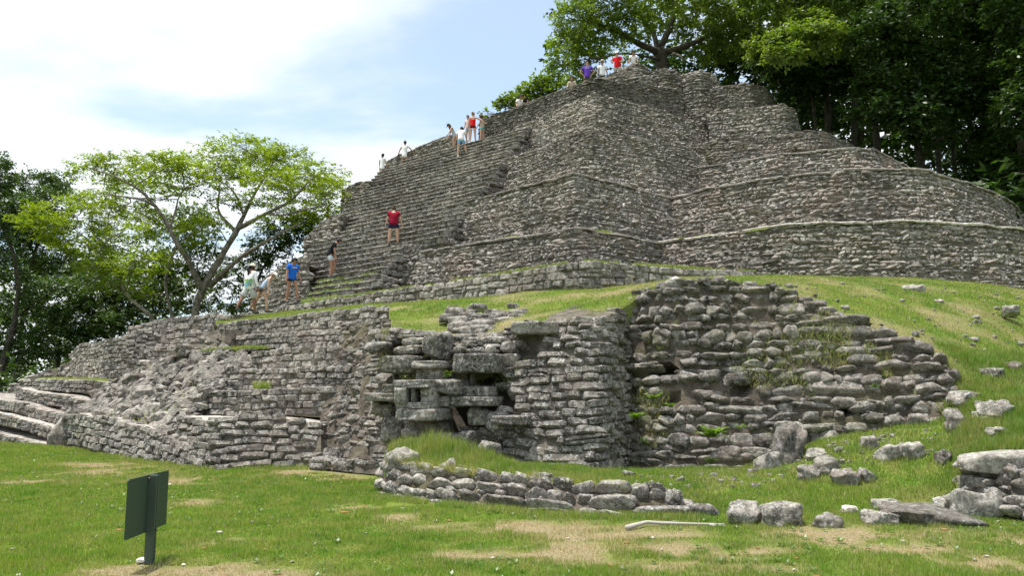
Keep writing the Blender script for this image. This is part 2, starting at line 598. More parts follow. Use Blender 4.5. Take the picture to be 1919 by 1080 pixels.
def wall(name, label, cat, top, bot, stone=(0.30, 0.11), mat='tier', core='core', cap=0.8, kind='T', group=None,
         ledge=0.0, holes=(), proud=0.03, depth=0.26, seed=1, limit=300, top_noise=0.03, capmat=None, gap=0.96, rough=1.0,
         skip=0.02, minpx=8.0, bulge=0.0, ja=0.05, cap_rise=0.0, parent=None, chink=0.35, align=False, soft=2):
    r = np.random.default_rng(seed)
    top, bot = np.asarray(top, float), np.asarray(bot, float)
    # common parameter along both lines
    if len(top) == len(bot):
        mid = (top + bot) / 2
        s = np.concatenate([[0], np.cumsum(np.linalg.norm(np.diff(mid, axis=0), axis=1))])
        Ltot = s[-1]
        n = max(4, int(Ltot / 0.22) + 1)
        t = np.linspace(0, Ltot, n)
        T = np.stack([np.interp(t, s, top[:, k]) for k in range(3)], 1)
        B = np.stack([np.interp(t, s, bot[:, k]) for k in range(3)], 1)
    else:
        Ltot = (np.linalg.norm(np.diff(top, axis=0), axis=1).sum() + np.linalg.norm(np.diff(bot, axis=0), axis=1).sum()) / 2
        n = max(4, int(Ltot / 0.22) + 1)
        T, B = resample(top, n), resample(bot, n)
    # soften corners a little
    for _ in range(soft):
        T[1:-1] = T[1:-1] * .5 + (T[:-2] + T[2:]) * .25
        B[1:-1] = B[1:-1] * .5 + (B[:-2] + B[2:]) * .25
    T[:, 2] += vnoise(np.stack([T[:, 0] * 1.3, T[:, 1] * 1.3], 1), 1.0, seed, 3) * top_noise * 2
    OUT = outward((T + B) / 2)
    if parent is None:
        base = B[n // 2].copy()
        root = thing(name, label, cat, base, group)
    else:
        root, base = parent
    u = np.linspace(0, Ltot, n)
    H = np.maximum(T[:, 2] - B[:, 2], 0.02)
    nr = max(3, int(H.max() / 0.2) + 2)
    v = np.linspace(0, 1, nr)
    # ---- core
    G = B[None] * (1 - v)[:, None, None] + T[None] * v[:, None, None]
    wob = vnoise(G, 1.3, seed + 5, 3) * (0.04 if rough < 1.8 else 0.09) * rough - 0.03 + bulge * np.sin(np.pi * v)[:, None]
    gx, gy, gd = proj(G)
    off = np.zeros_like(wob)
    for (x0, y0, x1, y1, dp) in holes:
        inn = (gx > x0) & (gx < x1) & (gy > y0) & (gy < y1)
        off = np.where(inn, np.minimum(off, -dp), off)
    G = G + OUT[None] * (wob + off)[..., None]
    c1 = T - OUT * cap * 0.5 + np.array([0, 0, cap_rise * .5])
    c2 = T - OUT * cap + np.array([0, 0, cap_rise])
    c1[:, 2] += vnoise(c1, 1.1, seed + 9, 2) * 0.03
    c3 = np.concatenate([c2[:, :2], B[:, 2:3]], 1)
    full = np.concatenate([G, c1[None], c2[None], c3[None]], 0)
    V = full.reshape(-1, 3) - base
    nR = nr + 3
    F = [grid_faces(nR, n)]
    ends = []
    for col in (0, n - 1):
        ring = [k * n + col for k in range(nR)]
        c = len(V)
        V = np.concatenate([V, V[ring].mean(0)[None]])
        for q in range(nR):
            a, b = ring[q], ring[(q + 1) % nR]
            ends.append([a, b, c] if col else [b, a, c])
    F.append(np.array(ends))
    me = mesh_np('core', V, F, M[core], smooth=False)
    if capmat:
        me.materials.append(M[capmat])
        mi = np.zeros(len(me.polygons), np.int32)
        ncol = n - 1
        mi[(nr - 1) * ncol:(nr + 1) * ncol] = 1
        me.polygons.foreach_set('material_index', mi)
    link('core', me, root)
    # ---- ledge: thin worn slab along the lip
    if ledge > 0:
        off_o = 0.105 + 0.06 * vnoise(T, 2.6, seed + 3, 3)
        th = 0.05 + 0.045 * vnoise(T, 3.4, seed + 4, 3)
        up = np.array([0, 0, 1.0])
        prof = [T + OUT * off_o[:, None] - up * th[:, None], T + OUT * (off_o + .01)[:, None] + up * 0.005,
                T + OUT * (off_o - .05)[:, None] + up * 0.035, T - OUT * ledge + up * 0.03, T - OUT * ledge - up * 0.03]
        parts_V, q4, qe, off_ = [], [], [], 0
        a = 0
        while a < n - 3:                                     # broken slabs with gaps, none quite in line
            m_ = int(r.integers(3, 13))
            b = min(n, a + m_)
            if b - a >= 3:
                dz = np.array([0, 0, r.normal(0, .014)]) + OUT[a] * r.normal(0, .02)
                Pm = np.stack([pp[a:b] + dz for pp in prof + [prof[0]]], 0)
                c_ = b - a
                parts_V.append(Pm.reshape(-1, 3) - base)
                q4.append(grid_faces(6, c_)[:, ::-1] + off_)
                for col, fl in ((0, 0), (c_ - 1, 1)):
                    rg = [k * c_ + col + off_ for k in range(5)]
                    qe.append(rg if fl else rg[::-1])
                off_ += 6 * c_
            a = b - 1 + (1 if r.random() < .3 else 0) + (1 if r.random() < .12 else 0)
        me = mesh_np('ledge', np.concatenate(parts_V), [np.concatenate(q4), np.array(qe)], M['ledge'], smooth=False)
        link('ledge', me, root)
    # ---- stones in courses
    w0, h0 = stone
    recs = []
    def S(uu, z):
        i = np.clip(uu / Ltot * (n - 1), 0, n - 1)
        a = min(int(i), n - 2); f = i - a
        b_, t_ = B[a] * (1 - f) + B[a + 1] * f, T[a] * (1 - f) + T[a + 1] * f
        hh = t_[2] - b_[2]
        q = z / max(hh, 1e-3)
        return b_ * (1 - q) + t_ * q + OUT[a] * bulge * math.sin(math.pi * min(max(q, 0), 1)), OUT[a], hh, t_ - b_
    nt = len(TPLS[kind])
    def put(uc, za, ln, hs, pr, dp, jj):
        """one stone at length uc and absolute height za"""
        if uc < 0 or uc > Ltot:
            return
        p, o, hh, sl = S(uc, 0.0)
        zc = za - p[2]
        if zc > hh - hs * (.05 if kind == 'B' else .22 if kind != 'S' else .3) or zc < -hs * .15:
            return
        p, o, hh, sl = S(uc, zc)
        pa, _, ha, _ = S(max(uc - ln * .5, 0), 0.0)
        pb, _, hb, _ = S(min(uc + ln * .5, Ltot), 0.0)
        X = pb - pa
        X[2] = r.normal(0, .03) * np.linalg.norm(X)
        if np.linalg.norm(X) < 1e-4:
            return
        qx, qy, qd = proj(p)
        for (x0, y0, x1, y1, hd) in holes:
            if x0 - 2 < qx < x1 + 2 and y0 - 2 < qy < y1 + 2:
                return
        Xv, Nv, Uv = rock_basis(X, sl, ln, dp, hs, jj, 0.08 * rough, r)
        recs.append((int(r.integers(nt)), np.array([Xv, Nv, Uv, p + o * (pr - dp / 2)])))
    if kind == 'S' or align:                               # level courses counted down from the top edge
        nc = max(1, int(round(H.mean() / h0)))
        hc = H.mean() / nc
        for c_ in range(int(H.max() / hc) + 1):
            uu = -r.uniform(0, w0 * .6)
            ph = r.uniform(0, 50)
            while uu < Ltot:
                ln = w0 * float(np.clip(r.lognormal(-0.06, 0.36), .45, 2.0))
                uc = uu + ln / 2
                uu += ln
                if r.random() < skip:
                    continue
                zt_ = np.interp(uc, u, T[:, 2])
                zc = zt_ - (c_ + .5) * hc + .10 * hc * math.sin(uc * 1.9 + ph) * rough + r.normal(0, .03) * hc * rough
                if c_ == 0:
                    zc = min(zc, zt_ - hc * .42)
                q = r.random()
                if q < .10 * rough:
                    for sg in (-.25, .25):
                        put(uc, zc + sg * hc, ln * gap, hc * .48, proud * r.uniform(.3, 1.4), depth, ja * rough)
                else:
                    put(uc, zc, ln * gap, hc * r.uniform(.86, 1.06) * (1.06 if kind == 'B' else 1), proud * r.uniform(.2, 1.6), depth * r.uniform(.85, 1.15), ja * rough)
    z = B[:, 2].min() if not (kind == 'S' or align) else 1e9
    Zmax = T[:, 2].max()
    grow = 1.10 if kind == 'B' else 1.0
    while z < Zmax:
        hc = h0 * r.uniform(0.72, 1.32)
        uu = -r.uniform(0, w0 * .6)
        ph, ph2 = r.uniform(0, 50), r.uniform(0, 50)
        while uu < Ltot:
            ln = w0 * float(np.clip(r.lognormal(-0.08, 0.42), .38, 2.3))
            uc = uu + ln / 2
            uu += ln
            if r.random() < skip:
                continue
            wav = (math.sin(uc * 1.1 + ph) + .6 * math.sin(uc * 2.9 + ph2)) * .28 * h0 * min(rough, 1.3)
            zc = z + hc / 2 + wav + r.normal(0, .09) * h0 * rough
            q = r.random()
            if q < .14 and kind == 'T':                   # two thin stones instead of one
                for sg in (-.25, .25):
                    put(uc, zc + sg * hc, ln * gap, hc * .46 * gap, proud * r.uniform(.2, 1.6), depth * r.uniform(.8, 1.2), ja * rough)
            elif q < .24 and kind == 'T':                                  # an upright pair
                for sg in (-.26, .26):
                    put(uc + sg * ln, zc, ln * .46, hc * r.uniform(.8, 1.3) * gap, proud * r.uniform(.2, 1.7), depth * r.uniform(.8, 1.2), ja * 1.5 * rough)
            else:
                put(uc, zc, ln * gap * grow, hc * r.uniform(.72, 1.22) * gap * grow, proud * r.uniform(.1, 1.7), depth * r.uniform(.8, 1.2), ja * rough)
        z += hc
    if kind == 'B' and not align:                          # capping stones along the broken top
        uu = 0.0
        while uu < Ltot:
            ln = w0 * float(np.clip(r.lognormal(-.05, .35), .5, 1.7))
            put(uu + ln / 2, np.interp(uu + ln / 2, u, T[:, 2]) - h0 * r.uniform(.30, .5), ln * 1.05, h0 * r.uniform(.8, 1.2), proud * .8, depth * 1.5, ja)
            uu += ln
    nch = int(Ltot * H.mean() / (w0 * h0) * chink)
    for _ in range(nch):
        uc = r.uniform(0, Ltot)
        zb_, hh = np.interp(uc, u, B[:, 2]), np.interp(uc, u, H)
        put(uc, zb_ + r.uniform(0, 1) * hh, w0 * r.uniform(.22, .5), h0 * r.uniform(.3, .6), proud * r.uniform(-.2, .7), depth * .7, .25)
    place_stones(root, base, recs, kind, M[mat], limit, minpx)
    return root, base, T, B, OUT

def tier(label, toppx, z, zb, batter=0.3, group='terraces of the stepped pyramid', name='terrace_wall', **kw):
    top = np.array([atz(px, py, z) for px, py in toppx])
    # densify before offsetting so the mitre is smooth
    n = 120
    Td = resample(top, n)
    o = outward(Td)
    for _ in range(2):
        o[1:-1] = o[1:-1] * .5 + (o[:-2] + o[2:]) * .25
        o /= np.linalg.norm(o, axis=1)[:, None]
    Bd = Td + o * batter * (z - zb)
    Bd[:, 2] = zb
    kw.setdefault('ledge', 0.25)
    kw.setdefault('soft', 0)
    return wall(name, label, 'terrace wall', Td, Bd, group=group, **kw)

def W(pts):
    return [at(*p) for p in pts]
# ------------------------------------------------------------------ the stepped pyramid: terraces of the near corner block
TN, TE = np.array([.64, .768, 0]), np.array([.768, -.64, 0])       # into the temple / along its front
K_TOP = dict(mat='tier', stone=(0.27, 0.115))
tier('lowest grey terrace wall of the corner block, above the pale plinth strip',
     [(790, 473), (805, 471), (930, 452), (1083, 428.5), (1165, 442), (1246, 457), (1275, 462)],
     7.05, 4.9, 0.28, cap=2.4, seed=11, **{**K_TOP, 'mat': 'tierbrown'})
tier('second grey terrace wall of the corner block, meeting the dark foot of the stair',
     [(838, 388), (848, 386), (960, 357), (1078, 326), (1170, 348), (1262, 374), (1290, 383)],
     9.6, 7.05, 0.32, cap=3.2, seed=12, **K_TOP)
tier('third grey terrace wall of the corner block, whose lip fades out beside the stair',
     [(905, 312), (1000, 281), (1104, 238), (1200, 255), (1289, 276), (1336, 309)],
     12.6, 9.6, 0.36, cap=4.0, seed=13, ledge=0.0, **K_TOP)
tier('fourth grey terrace wall of the corner block, just under the dark top wall',
     [(968, 233), (1000, 224), (1060, 197), (1114, 174), (1249, 209), (1336, 241)],
     15.6, 12.6, 0.36, cap=3.0, seed=14, ledge=0.0, **{**K_TOP, 'mat': 'tier'})
tier('dark parapet wall at the top of the stair, with people standing on it',
     [(899, 224), (930, 213), (1000, 187), (1060, 164), (1112, 145), (1160, 152), (1240, 162), (1278, 168)],
     17.3, 15.0, 0.10, cap=4.5, seed=15, ledge=0.0, mat='parapet', stone=(0.28, 0.12))
# the set-back faces to the right of the inset corner
K_R = dict(mat='right', stone=(0.29, 0.12), group='terraces of the right set-back face')
tier('lowest and longest terrace wall on the right, rising straight from the grass',
     [(1225, 457), (1240, 455), (1310, 444), (1400, 433), (1470, 423), (1600, 418), (1720, 417), (1830, 421), (1919, 430), (1990, 441)],
     7.05, 4.55, 0.30, cap=3.4, seed=21, **K_R)
tier('second terrace wall on the right, with a long pale lip and a rounded far end',
     [(1235, 378), (1258, 372), (1330, 353), (1430, 338), (1540, 323), (1620, 317), (1690, 317), (1740, 322), (1800, 339), (1860, 362), (1905, 388), (1930, 410)],
     9.6, 7.05, 0.33, cap=3.0, seed=22, **{**K_R, 'mat': 'right'})
tier('third terrace wall on the right, with mossy stones at its rounded end',
     [(1270, 322), (1296, 316), (1382, 303), (1447, 293), (1516, 285), (1598, 278), (1635, 281), (1692, 309), (1712, 325)],
     11.6, 9.6, 0.33, cap=2.6, seed=23, **{**K_R, 'mat': 'tierbrown'})
tier('fourth terrace wall on the right, sloping down into dark moss under the trees',
     [(1290, 271), (1337, 263), (1447, 252), (1516, 245), (1545, 247), (1606, 274), (1625, 288)],
     13.6, 11.6, 0.30, cap=2.6, seed=24, ledge=0.0, **{**K_R, 'mat': 'tiermoss'})
tier('fifth terrace wall on the right, a short rounded drum of grey stone',
     [(1330, 209), (1343, 207), (1400, 202), (1466, 195), (1488, 203), (1498, 240)],
     15.9, 13.6, 0.18, cap=2.4, seed=25, ledge=0.0, **{**K_R, 'mat': 'tier'})
tier('sixth terrace wall on the right, a rounded grey bastion below the summit',
     [(1330, 165), (1345, 161), (1402, 156), (1431, 160), (1447, 176), (1453, 196)],
     17.9, 15.9, 0.15, cap=2.4, seed=26, ledge=0.0, **{**K_R, 'mat': 'tierdark'})
tier('uppermost bulging grey terrace wall right of the summit, rounded like a drum',
     [(1215, 165), (1262, 146), (1290, 135), (1312, 131), (1336, 138), (1351, 160)],
     18.9, 15.6, 0.22, cap=2.4, seed=27, ledge=0.0, **{**K_R, 'mat': 'tier'})
tier('lumpy grey wall between the summit steps and the bulging drum wall',
     [(1190, 150), (1222, 133), (1246, 126), (1266, 130), (1280, 142)],
     19.1, 17.0, 0.25, cap=2.4, seed=28, ledge=0.0, **{**K_R, 'mat': 'tierdark'})
for k, (lab, pts, z, zb) in enumerate([
        ('lowest of the three summit steps behind the red-shirted visitor', [(1118, 146), (1150, 142), (1192, 134), (1212, 138), (1228, 146)], 18.3, 17.2),
        ('middle of the three summit steps, narrower than the one below', [(1140, 138), (1190, 125), (1206, 129), (1224, 138)], 19.2, 18.3),
        ('topmost summit step, the highest stones of the whole pyramid', [(1160, 129), (1193, 117), (1203, 119), (1220, 131)], 19.9, 19.2)]):
    tier(lab, pts, z, zb, 0.15, cap=1.6, seed=31 + k, ledge=0.0, mat='stair', stone=(0.36, 0.15), group='summit steps', name='summit_step')

# pale plinth strip that runs round the foot of the pyramid
wall('plinth_wall', 'long low pale plinth wall with grass in front, at the foot of the pyramid', 'plinth',
     W([(440, 592, 31.6), (504, 581, 30), (560, 571, 28.4), (731, 545, 25), (900, 520, 22.4), (1060, 495, 20.5), (1098, 491, 20.2), (1140, 493, 20.5), (1250, 501, 21.4), (1330, 507, 22), (1415, 511, 22.8)]),
     W([(440, 598, 31.5), (504, 590, 29.9), (560, 584, 28.3), (731, 573, 24.9), (900, 557, 22.3), (1060, 543, 20.4), (1098, 541, 20.1), (1140, 537, 20.4), (1250, 529, 21.3), (1330, 525, 21.9), (1415, 520, 22.7)]),
     kind='S', chink=.25, ja=.03, stone=(0.34, 0.17), mat='pale', cap=3.2, seed=41, proud=0.025, rough=.6, capmat=None)

# ------------------------------------------------------------------ great staircase
def stair_point(s, t, z):
    return TN * s + TE * t + np.array([0, 0, z])

stair_base = stair_point(22.0, -28.5, 4.9)
stair = thing('great_staircase', 'steep broad stone staircase that climbers go up, on the left face of the pyramid', 'staircase', stair_base)
allrec = []
rise = 0.315
NSTEP = 32
r_ = np.random.default_rng(5)
for k in range(NSTEP):
    z1 = 5.25 + rise * k
    z0 = z1 - rise
    s = 22.5 + (z1 - 7.83) / 0.85
    if z1 < 7.6:
        tr = -24.15 - 0.30 * (s - 21.0) * 0.6 + r_.normal(0, .10)
    else:
        tr = -22.35 - 0.31 * (s - 22.56) + r_.normal(0, .05)
    tl = (-32.0 - 0.46 * (s - 22.8)) if z1 > 7.4 else (-30.6 - 0.5 * (s - 20.4))
    n = 26
    tt = np.linspace(tl, tr, n)
    wob = vnoise(np.stack([tt * .5, np.full(n, k * 1.7)], 1), 1, 3, 2) * 0.05
    zz = z1 + vnoise(np.stack([tt * .8, np.full(n, k * 2.1)], 1), 1, 8, 2) * 0.02
    # solid core of the step
    f0 = np.array([stair_point(s + wob[i] + .10, tt[i], z0 - .12) for i in range(n)])
    f1 = np.array([stair_point(s + wob[i] + .10, tt[i], zz[i] - .02) for i in range(n)])
    f2 = np.array([stair_point(s + 1.0, tt[i], zz[i] - .03) for i in range(n)])
    f3 = np.array([stair_point(s + 1.0, tt[i], z0 - .12) for i in range(n)])
    V = np.concatenate([f0, f1, f2, f3, f0]) - stair_base
    F = [grid_faces(5, n), np.array([[0, n, 2 * n, 3 * n], [n - 1, 4 * n - 1, 3 * n - 1, 2 * n - 1]])]
    st = link('step', mesh_np('step', V, F, M['core'], smooth=False), stair)
    for q in range(4):                                     # stones on the right-hand end of the step
        X, Nn, U = rock_basis(TN, np.array([0, 0, 1.]), .34 * r_.uniform(.8, 1.2), .22, rise * r_.uniform(.5, .95), .08, .08, r_)
        allrec.append((k, st, int(r_.integers(len(TPL))), np.array([X, Nn, U, stair_point(s + .25 + q * .32 + r_.normal(0, .04), tr - .02, z0 + rise * r_.uniform(.3, .6))])))
    t = tl
    while t < tr:
        ln = 0.36 * float(np.clip(r_.lognormal(-.05, .35), .5, 1.9))
        tc = t + ln / 2
        t += ln
        w = np.interp(tc, tt, wob); zc = np.interp(tc, tt, zz)
        two = r_.random() < .35
        for row, (hh, zo) in enumerate(((rise * .52, -rise * .25), (rise * .46, -rise * .74)) if two else ((rise * .93, -rise * .45),)):
            X, Nn, U = rock_basis(TE, np.array([0, 0, 1.]), ln * .98, .36 * r_.uniform(.9, 1.1), hh * r_.uniform(.92, 1.06), .025, .05, r_)
            C = stair_point(s + w + .11 + r_.normal(0, .012), tc, zc + zo + r_.normal(0, .006))
            allrec.append((k, st, int(r_.integers(len(SQR))), np.array([X, Nn, U, C])))
        X, Nn, U = rock_basis(TE, np.array([0, 0, 1.]), ln * 1.0, .40, .085, .02, .04, r_)
        allrec.append((k, st, int(r_.integers(len(SQR))), np.array([X, Nn, U, stair_point(s + w + .07 + r_.normal(0, .012), tc, zc - .01)])))
C = np.array([a[3][3] for a in allrec])
px_, py_, dd = proj(C)
ln_ = np.array([np.linalg.norm(a[3][0]) * np.linalg.norm(a[3][2]) for a in allrec])
order = np.argsort(-(ln_ / dd ** 2))
top300 = set(order[:300].tolist())
byst = {}
for i, (k, st, ti, A) in enumerate(allrec):
    if i in top300:
        o = bpy.data.objects.new('stone', tpl_mesh('S', ti, M['stair']))
        COL.objects.link(o)
        o.parent = st
        X, N_, U_, C_ = A
        o.matrix_basis = Matrix(((X[0], N_[0], U_[0], C_[0] - stair_base[0]), (X[1], N_[1], U_[1], C_[1] - stair_base[1]), (X[2], N_[2], U_[2], C_[2] - stair_base[2]), (0, 0, 0, 1)))
    else:
        byst.setdefault(k, (st, []))[1].append((ti, A))
for k, (st, lst) in byst.items():
    V, F, tone = join_stones('S', lst, stair_base)
    link('stonework', mesh_np('stonework', V, F, M['stair'], {'tone': tone}), st, kind='stuff')

K_S = dict(mat='stair', stone=(0.34, 0.15))
bt = [at(716, 466, 33.1), at(750, 458, 32.8), at(790, 452, 32.3), at(824, 446, 31.9)]
bb = [at(712, 552, 32.5), at(748, 550, 32.1), at(786, 546, 31.6), at(812, 538, 31.2)]
bt += [bt[-1] + TN * 1.2, bt[-1] + TN * 2.4]; bb += [bb[-1] + TN * 1.4, bb[-1] + TN * 2.8]
wall('stair_buttress', 'dark stone buttress at the foot of the stair, below the woman in crimson', 'buttress', bt, bb, cap=.9, seed=42, **K_S)
wall('wing_wall', 'dark stepped wing wall behind the woman in blue, left of the stair foot', 'wing wall',
     W([(468, 545, 36), (504, 513, 34.6), (540, 492, 33.4), (562, 481, 33.3), (578, 476, 33.4)]),
     W([(468, 592, 35.2), (504, 588, 34), (540, 585, 32.8), (565, 582, 32.7), (582, 574, 32.8)]), cap=1.8, seed=43, group='wing walls left of the stair', **K_S)
wall('wing_wall', 'pale grey wing wall against the acacia leaves, halfway up the left edge of the stair', 'wing wall',
     W([(570, 447, 39.6), (600, 416, 39.0), (640, 399, 38.6)]),
     W([(566, 500, 39.0), (600, 500, 38.0), (630, 470, 38.2)]), cap=2.0, seed=44, group='wing walls left of the stair', mat='pale', stone=(.34, .15))
wall('wing_wall', 'high grey wing wall at the upper left corner of the stair', 'wing wall',
     W([(641, 356, 45), (662, 344, 44.4), (690, 340, 43.6)]),
     W([(636, 415, 44.3), (650, 420, 43.2), (692, 392, 42.9)]), cap=2.0, seed=45, group='wing walls left of the stair', mat='tier', stone=(.34, .15))
wall('parapet_wall', 'low parapet wall with a pale plastered foot, beside the two visitors in white dresses', 'parapet wall',
     W([(722, 303, 47.6), (750, 289, 46.7), (790, 272, 45.4), (830, 256, 44.2), (850, 250, 43.6)]),
     W([(720, 334, 47.5), (750, 322, 46.6), (790, 306, 45.3), (830, 290, 44.1), (850, 283, 43.5)]), cap=0.7, seed=46, mat='pale', stone=(.3, .14))

# ------------------------------------------------------------------ lower platform: stepped courses left of the mask
K_L = dict(kind='S', rough=.7, ja=.03, gap=.98, chink=.2, proud=.03, mat='lower', stone=(0.36, 0.16), group='stepped courses left of the mask', capmat='ledge', depth=.32)
wall('platform_course', 'top course of the lower platform, with a grass path behind it', 'stone course',
     W([(405, 604, 28.2), (440, 603, 27), (560, 590, 24.4), (650, 580, 22.6), (700, 575, 21.7), (728, 576, 21.2)]),
     W([(405, 626, 28.1), (440, 628, 26.9), (560, 622, 24.3), (650, 616, 22.5), (700, 614, 21.6), (728, 614, 21.1)]), cap=0.6, seed=51, **K_L)
wall('platform_course', 'second course from the grass path, running up to the crumbled slope beside the mask', 'stone course',
     W([(408, 632, 26.6), (450, 628, 25.6), (540, 622, 23.7), (640, 617, 21.7), (690, 613, 20.6), (722, 611, 20.0)]),
     W([(408, 662, 26.5), (450, 660, 25.5), (540, 657, 23.6), (640, 653, 21.6), (690, 650, 20.5), (722, 650, 19.9)]), cap=1.6, seed=52, **K_L)
wall('platform_course', 'middle course with the head of the rubble slope at its left end', 'stone course',
     W([(470, 658, 22.9), (500, 655, 22.3), (560, 652, 21.2), (630, 650, 20.0), (690, 647, 18.9)]),
     W([(470, 696, 22.8), (500, 694, 22.2), (560, 692, 21.1), (630, 690, 19.9), (690, 688, 18.8)]), cap=1.6, seed=53, **K_L)
wall('platform_course', 'fourth course down, dark stones with weeds at its foot', 'stone course',
     W([(430, 694, 22.0), (480, 692, 21.2), (560, 689, 20.0), (625, 688, 19.0), (680, 686, 18.2)]),
     W([(430, 736, 21.9), (480, 735, 21.1), (560, 733, 19.9), (625, 732, 18.9), (680, 730, 18.1)]), cap=1.6, seed=54, **K_L)
wall('platform_course', 'fifth course, above the bastion corner', 'stone course',
     W([(380, 733, 20.9), (420, 732, 20.2), (492, 731, 19.0), (520, 729, 18.9), (560, 728, 18.9), (620, 726, 18.6)]),
     W([(380, 782, 20.8), (420, 782, 20.1), (492, 782, 18.9), (520, 780, 18.8), (560, 780, 18.8), (620, 780, 18.5)]), cap=1.6, seed=55, **K_L)
wall('bastion_wall', 'lowest bastion of grey stones at the lawn, left of the mask', 'bastion',
     W([(334, 780, 19.6), (355, 785, 18.9), (384, 789, 17.9), (412, 788, 17.5), (460, 784, 17.6), (500, 782, 17.8), (545, 788, 18.0), (600, 800, 17.8)]),
     W([(332, 842, 19.2), (354, 858, 18.3), (382, 884, 17.0), (412, 886, 16.8), (460, 886, 17.0), (500, 884, 17.2), (545, 878, 17.4), (600, 872, 17.3)]),
     kind='S', rough=.8, ja=.03, chink=.3, gap=.98, stone=(0.40, 0.165), mat='lower', cap=2.0, seed=56, capmat='ledge', depth=.34, proud=.05)
wall('leaning_wall', 'crumbled brown sloping wall between the courses and the mask', 'leaning wall',
     W([(640, 611, 20.2), (668, 606, 19.6), (700, 602, 19.0), (735, 598, 18.4)]),
     W([(582, 868, 17.6), (620, 872, 17.3), (664, 872, 16.9), (715, 870, 16.3)]),
     stone=(0.30, 0.17), mat='lowbrown', core='corebrown', cap=1.0, seed=57, skip=.18, rough=2.0, proud=.0, chink=1.6)
wall('base_kerb', 'low kerb of pale stones at the foot of the brown sloping wall', 'kerb',
     W([(575, 862, 17.0), (620, 866, 16.6), (670, 868, 16.2), (722, 872, 15.8)]),
     W([(575, 874, 16.9), (620, 882, 16.5), (670, 888, 16.1), (722, 892, 15.7)]), stone=(.5, .2), mat='boulder', kind='B', cap=.6, seed=58)
# long low wall on the left of the bastion
wall('low_side_wall', 'low curving wall of small stones at the lawn edge, below the rubble slope', 'low wall',
     W([(130, 775, 23.6), (170, 780, 22.6), (215, 788, 21.5), (270, 802, 20.3), (300, 814, 19.5), (345, 836, 18.4), (384, 850, 17.3)]),
     W([(130, 836, 23.2), (170, 845, 22.1), (215, 853, 20.9), (270, 862, 19.6), (300, 868, 18.9), (345, 876, 17.9), (384, 884, 17.0)]),
     kind='S', rough=.9, ja=.03, chink=.3, gap=.98, stone=(0.36, 0.16), mat='lower', cap=1.2, seed=59, capmat='ledge', proud=.05)
for k, (lab, a, b) in enumerate([
        ('upper of the two broken steps between the low curving wall and the bastion', [(285, 812, 19.9), (330, 818, 19.0), (372, 822, 18.2)], [(290, 836, 19.7), (335, 842, 18.8), (376, 848, 18.0)]),
        ('lower of the two broken steps, resting on the lawn beside the bastion', [(300, 842, 19.3), (340, 846, 18.3), (384, 850, 17.5)], [(306, 868, 19.0), (345, 878, 18.0), (386, 884, 17.1)])]):
    wall('broken_step', lab, 'step', W(a), W(b), stone=(.55, .22), mat='boulder', kind='B', cap=1.0, seed=60 + k, capmat='ledge', group='broken steps at the bastion')

# ------------------------------------------------------------------ left staircase and the ruins above it
K_W = dict(kind='S', rough=.7, ja=.03, gap=.98, chink=.2, proud=.03, mat='lower', stone=(0.36, 0.15), capmat='ledge', group='lower staircase steps')
for k, (lab, a, b) in enumerate([
        ('lowest broad step at the far left, on the lawn beside the upright slab', [(-70, 800, 28), (0, 812, 26.2), (50, 830, 24.4), (92, 838, 23.6)], [(-70, 822, 27.9), (0, 832, 26.1), (50, 842, 24.3), (92, 846, 23.5)]),
        ('second broad step from the lawn at the far left', [(-70, 764, 28.6), (0, 778, 26.9), (50, 790, 25.6), (100, 803, 24.4)], [(-70, 786, 28.5), (0, 798, 26.8), (50, 809, 25.5), (100, 820, 24.3)]),
        ('third broad step from the lawn at the far left', [(-60, 738, 29.4), (0, 749, 27.9), (23, 754, 27.4), (112, 778, 25.2), (140, 784, 24.8)], [(-60, 757, 29.3), (0, 768, 27.8), (23, 773, 27.3), (112, 798, 25.1), (140, 804, 24.7)]),
        ('fourth broad step, as high as a standing eye', [(30, 727, 28.6), (47, 731, 28.2), (110, 742, 26.6), (178, 755, 25.2)], [(30, 745, 28.5), (47, 749, 28.1), (110, 764, 26.5), (178, 782, 25.1)]),
        ('fifth broad step, whose top is a narrow strip of grass', [(50, 712, 29.2), (66, 711, 28.9), (140, 713, 27.2), (214, 717, 25.8)], [(50, 728, 29.1), (66, 729, 28.8), (140, 736, 27.1), (214, 748, 25.7)])]):
    wall('stone_step', lab, 'step', W(a), W(b), cap=1.9, seed=70 + k, **K_W)
wall('ruined_block', 'square ruined wall block above the grassy fifth step', 'ruined wall',
     W([(132, 668, 31.0), (150, 646, 30.0), (170, 640, 29.4), (205, 634, 28.4), (240, 632, 27.8), (262, 622, 28.2), (300, 612, 28.6)]),
     W([(132, 704, 30.6), (150, 708, 29.6), (170, 709, 29.0), (205, 710, 28.0), (240, 708, 27.3), (262, 700, 27.7), (300, 690, 28.0)]),
     kind='S', chink=.3, stone=(.26, .15), mat='pale', cap=1.4, seed=76, top_noise=.08)
K_U = dict(kind='S', rough=.7, ja=.03, gap=.98, chink=.2, proud=.03, mat='lower', stone=(0.36, 0.16), capmat='ledge', group='upper ruined steps')
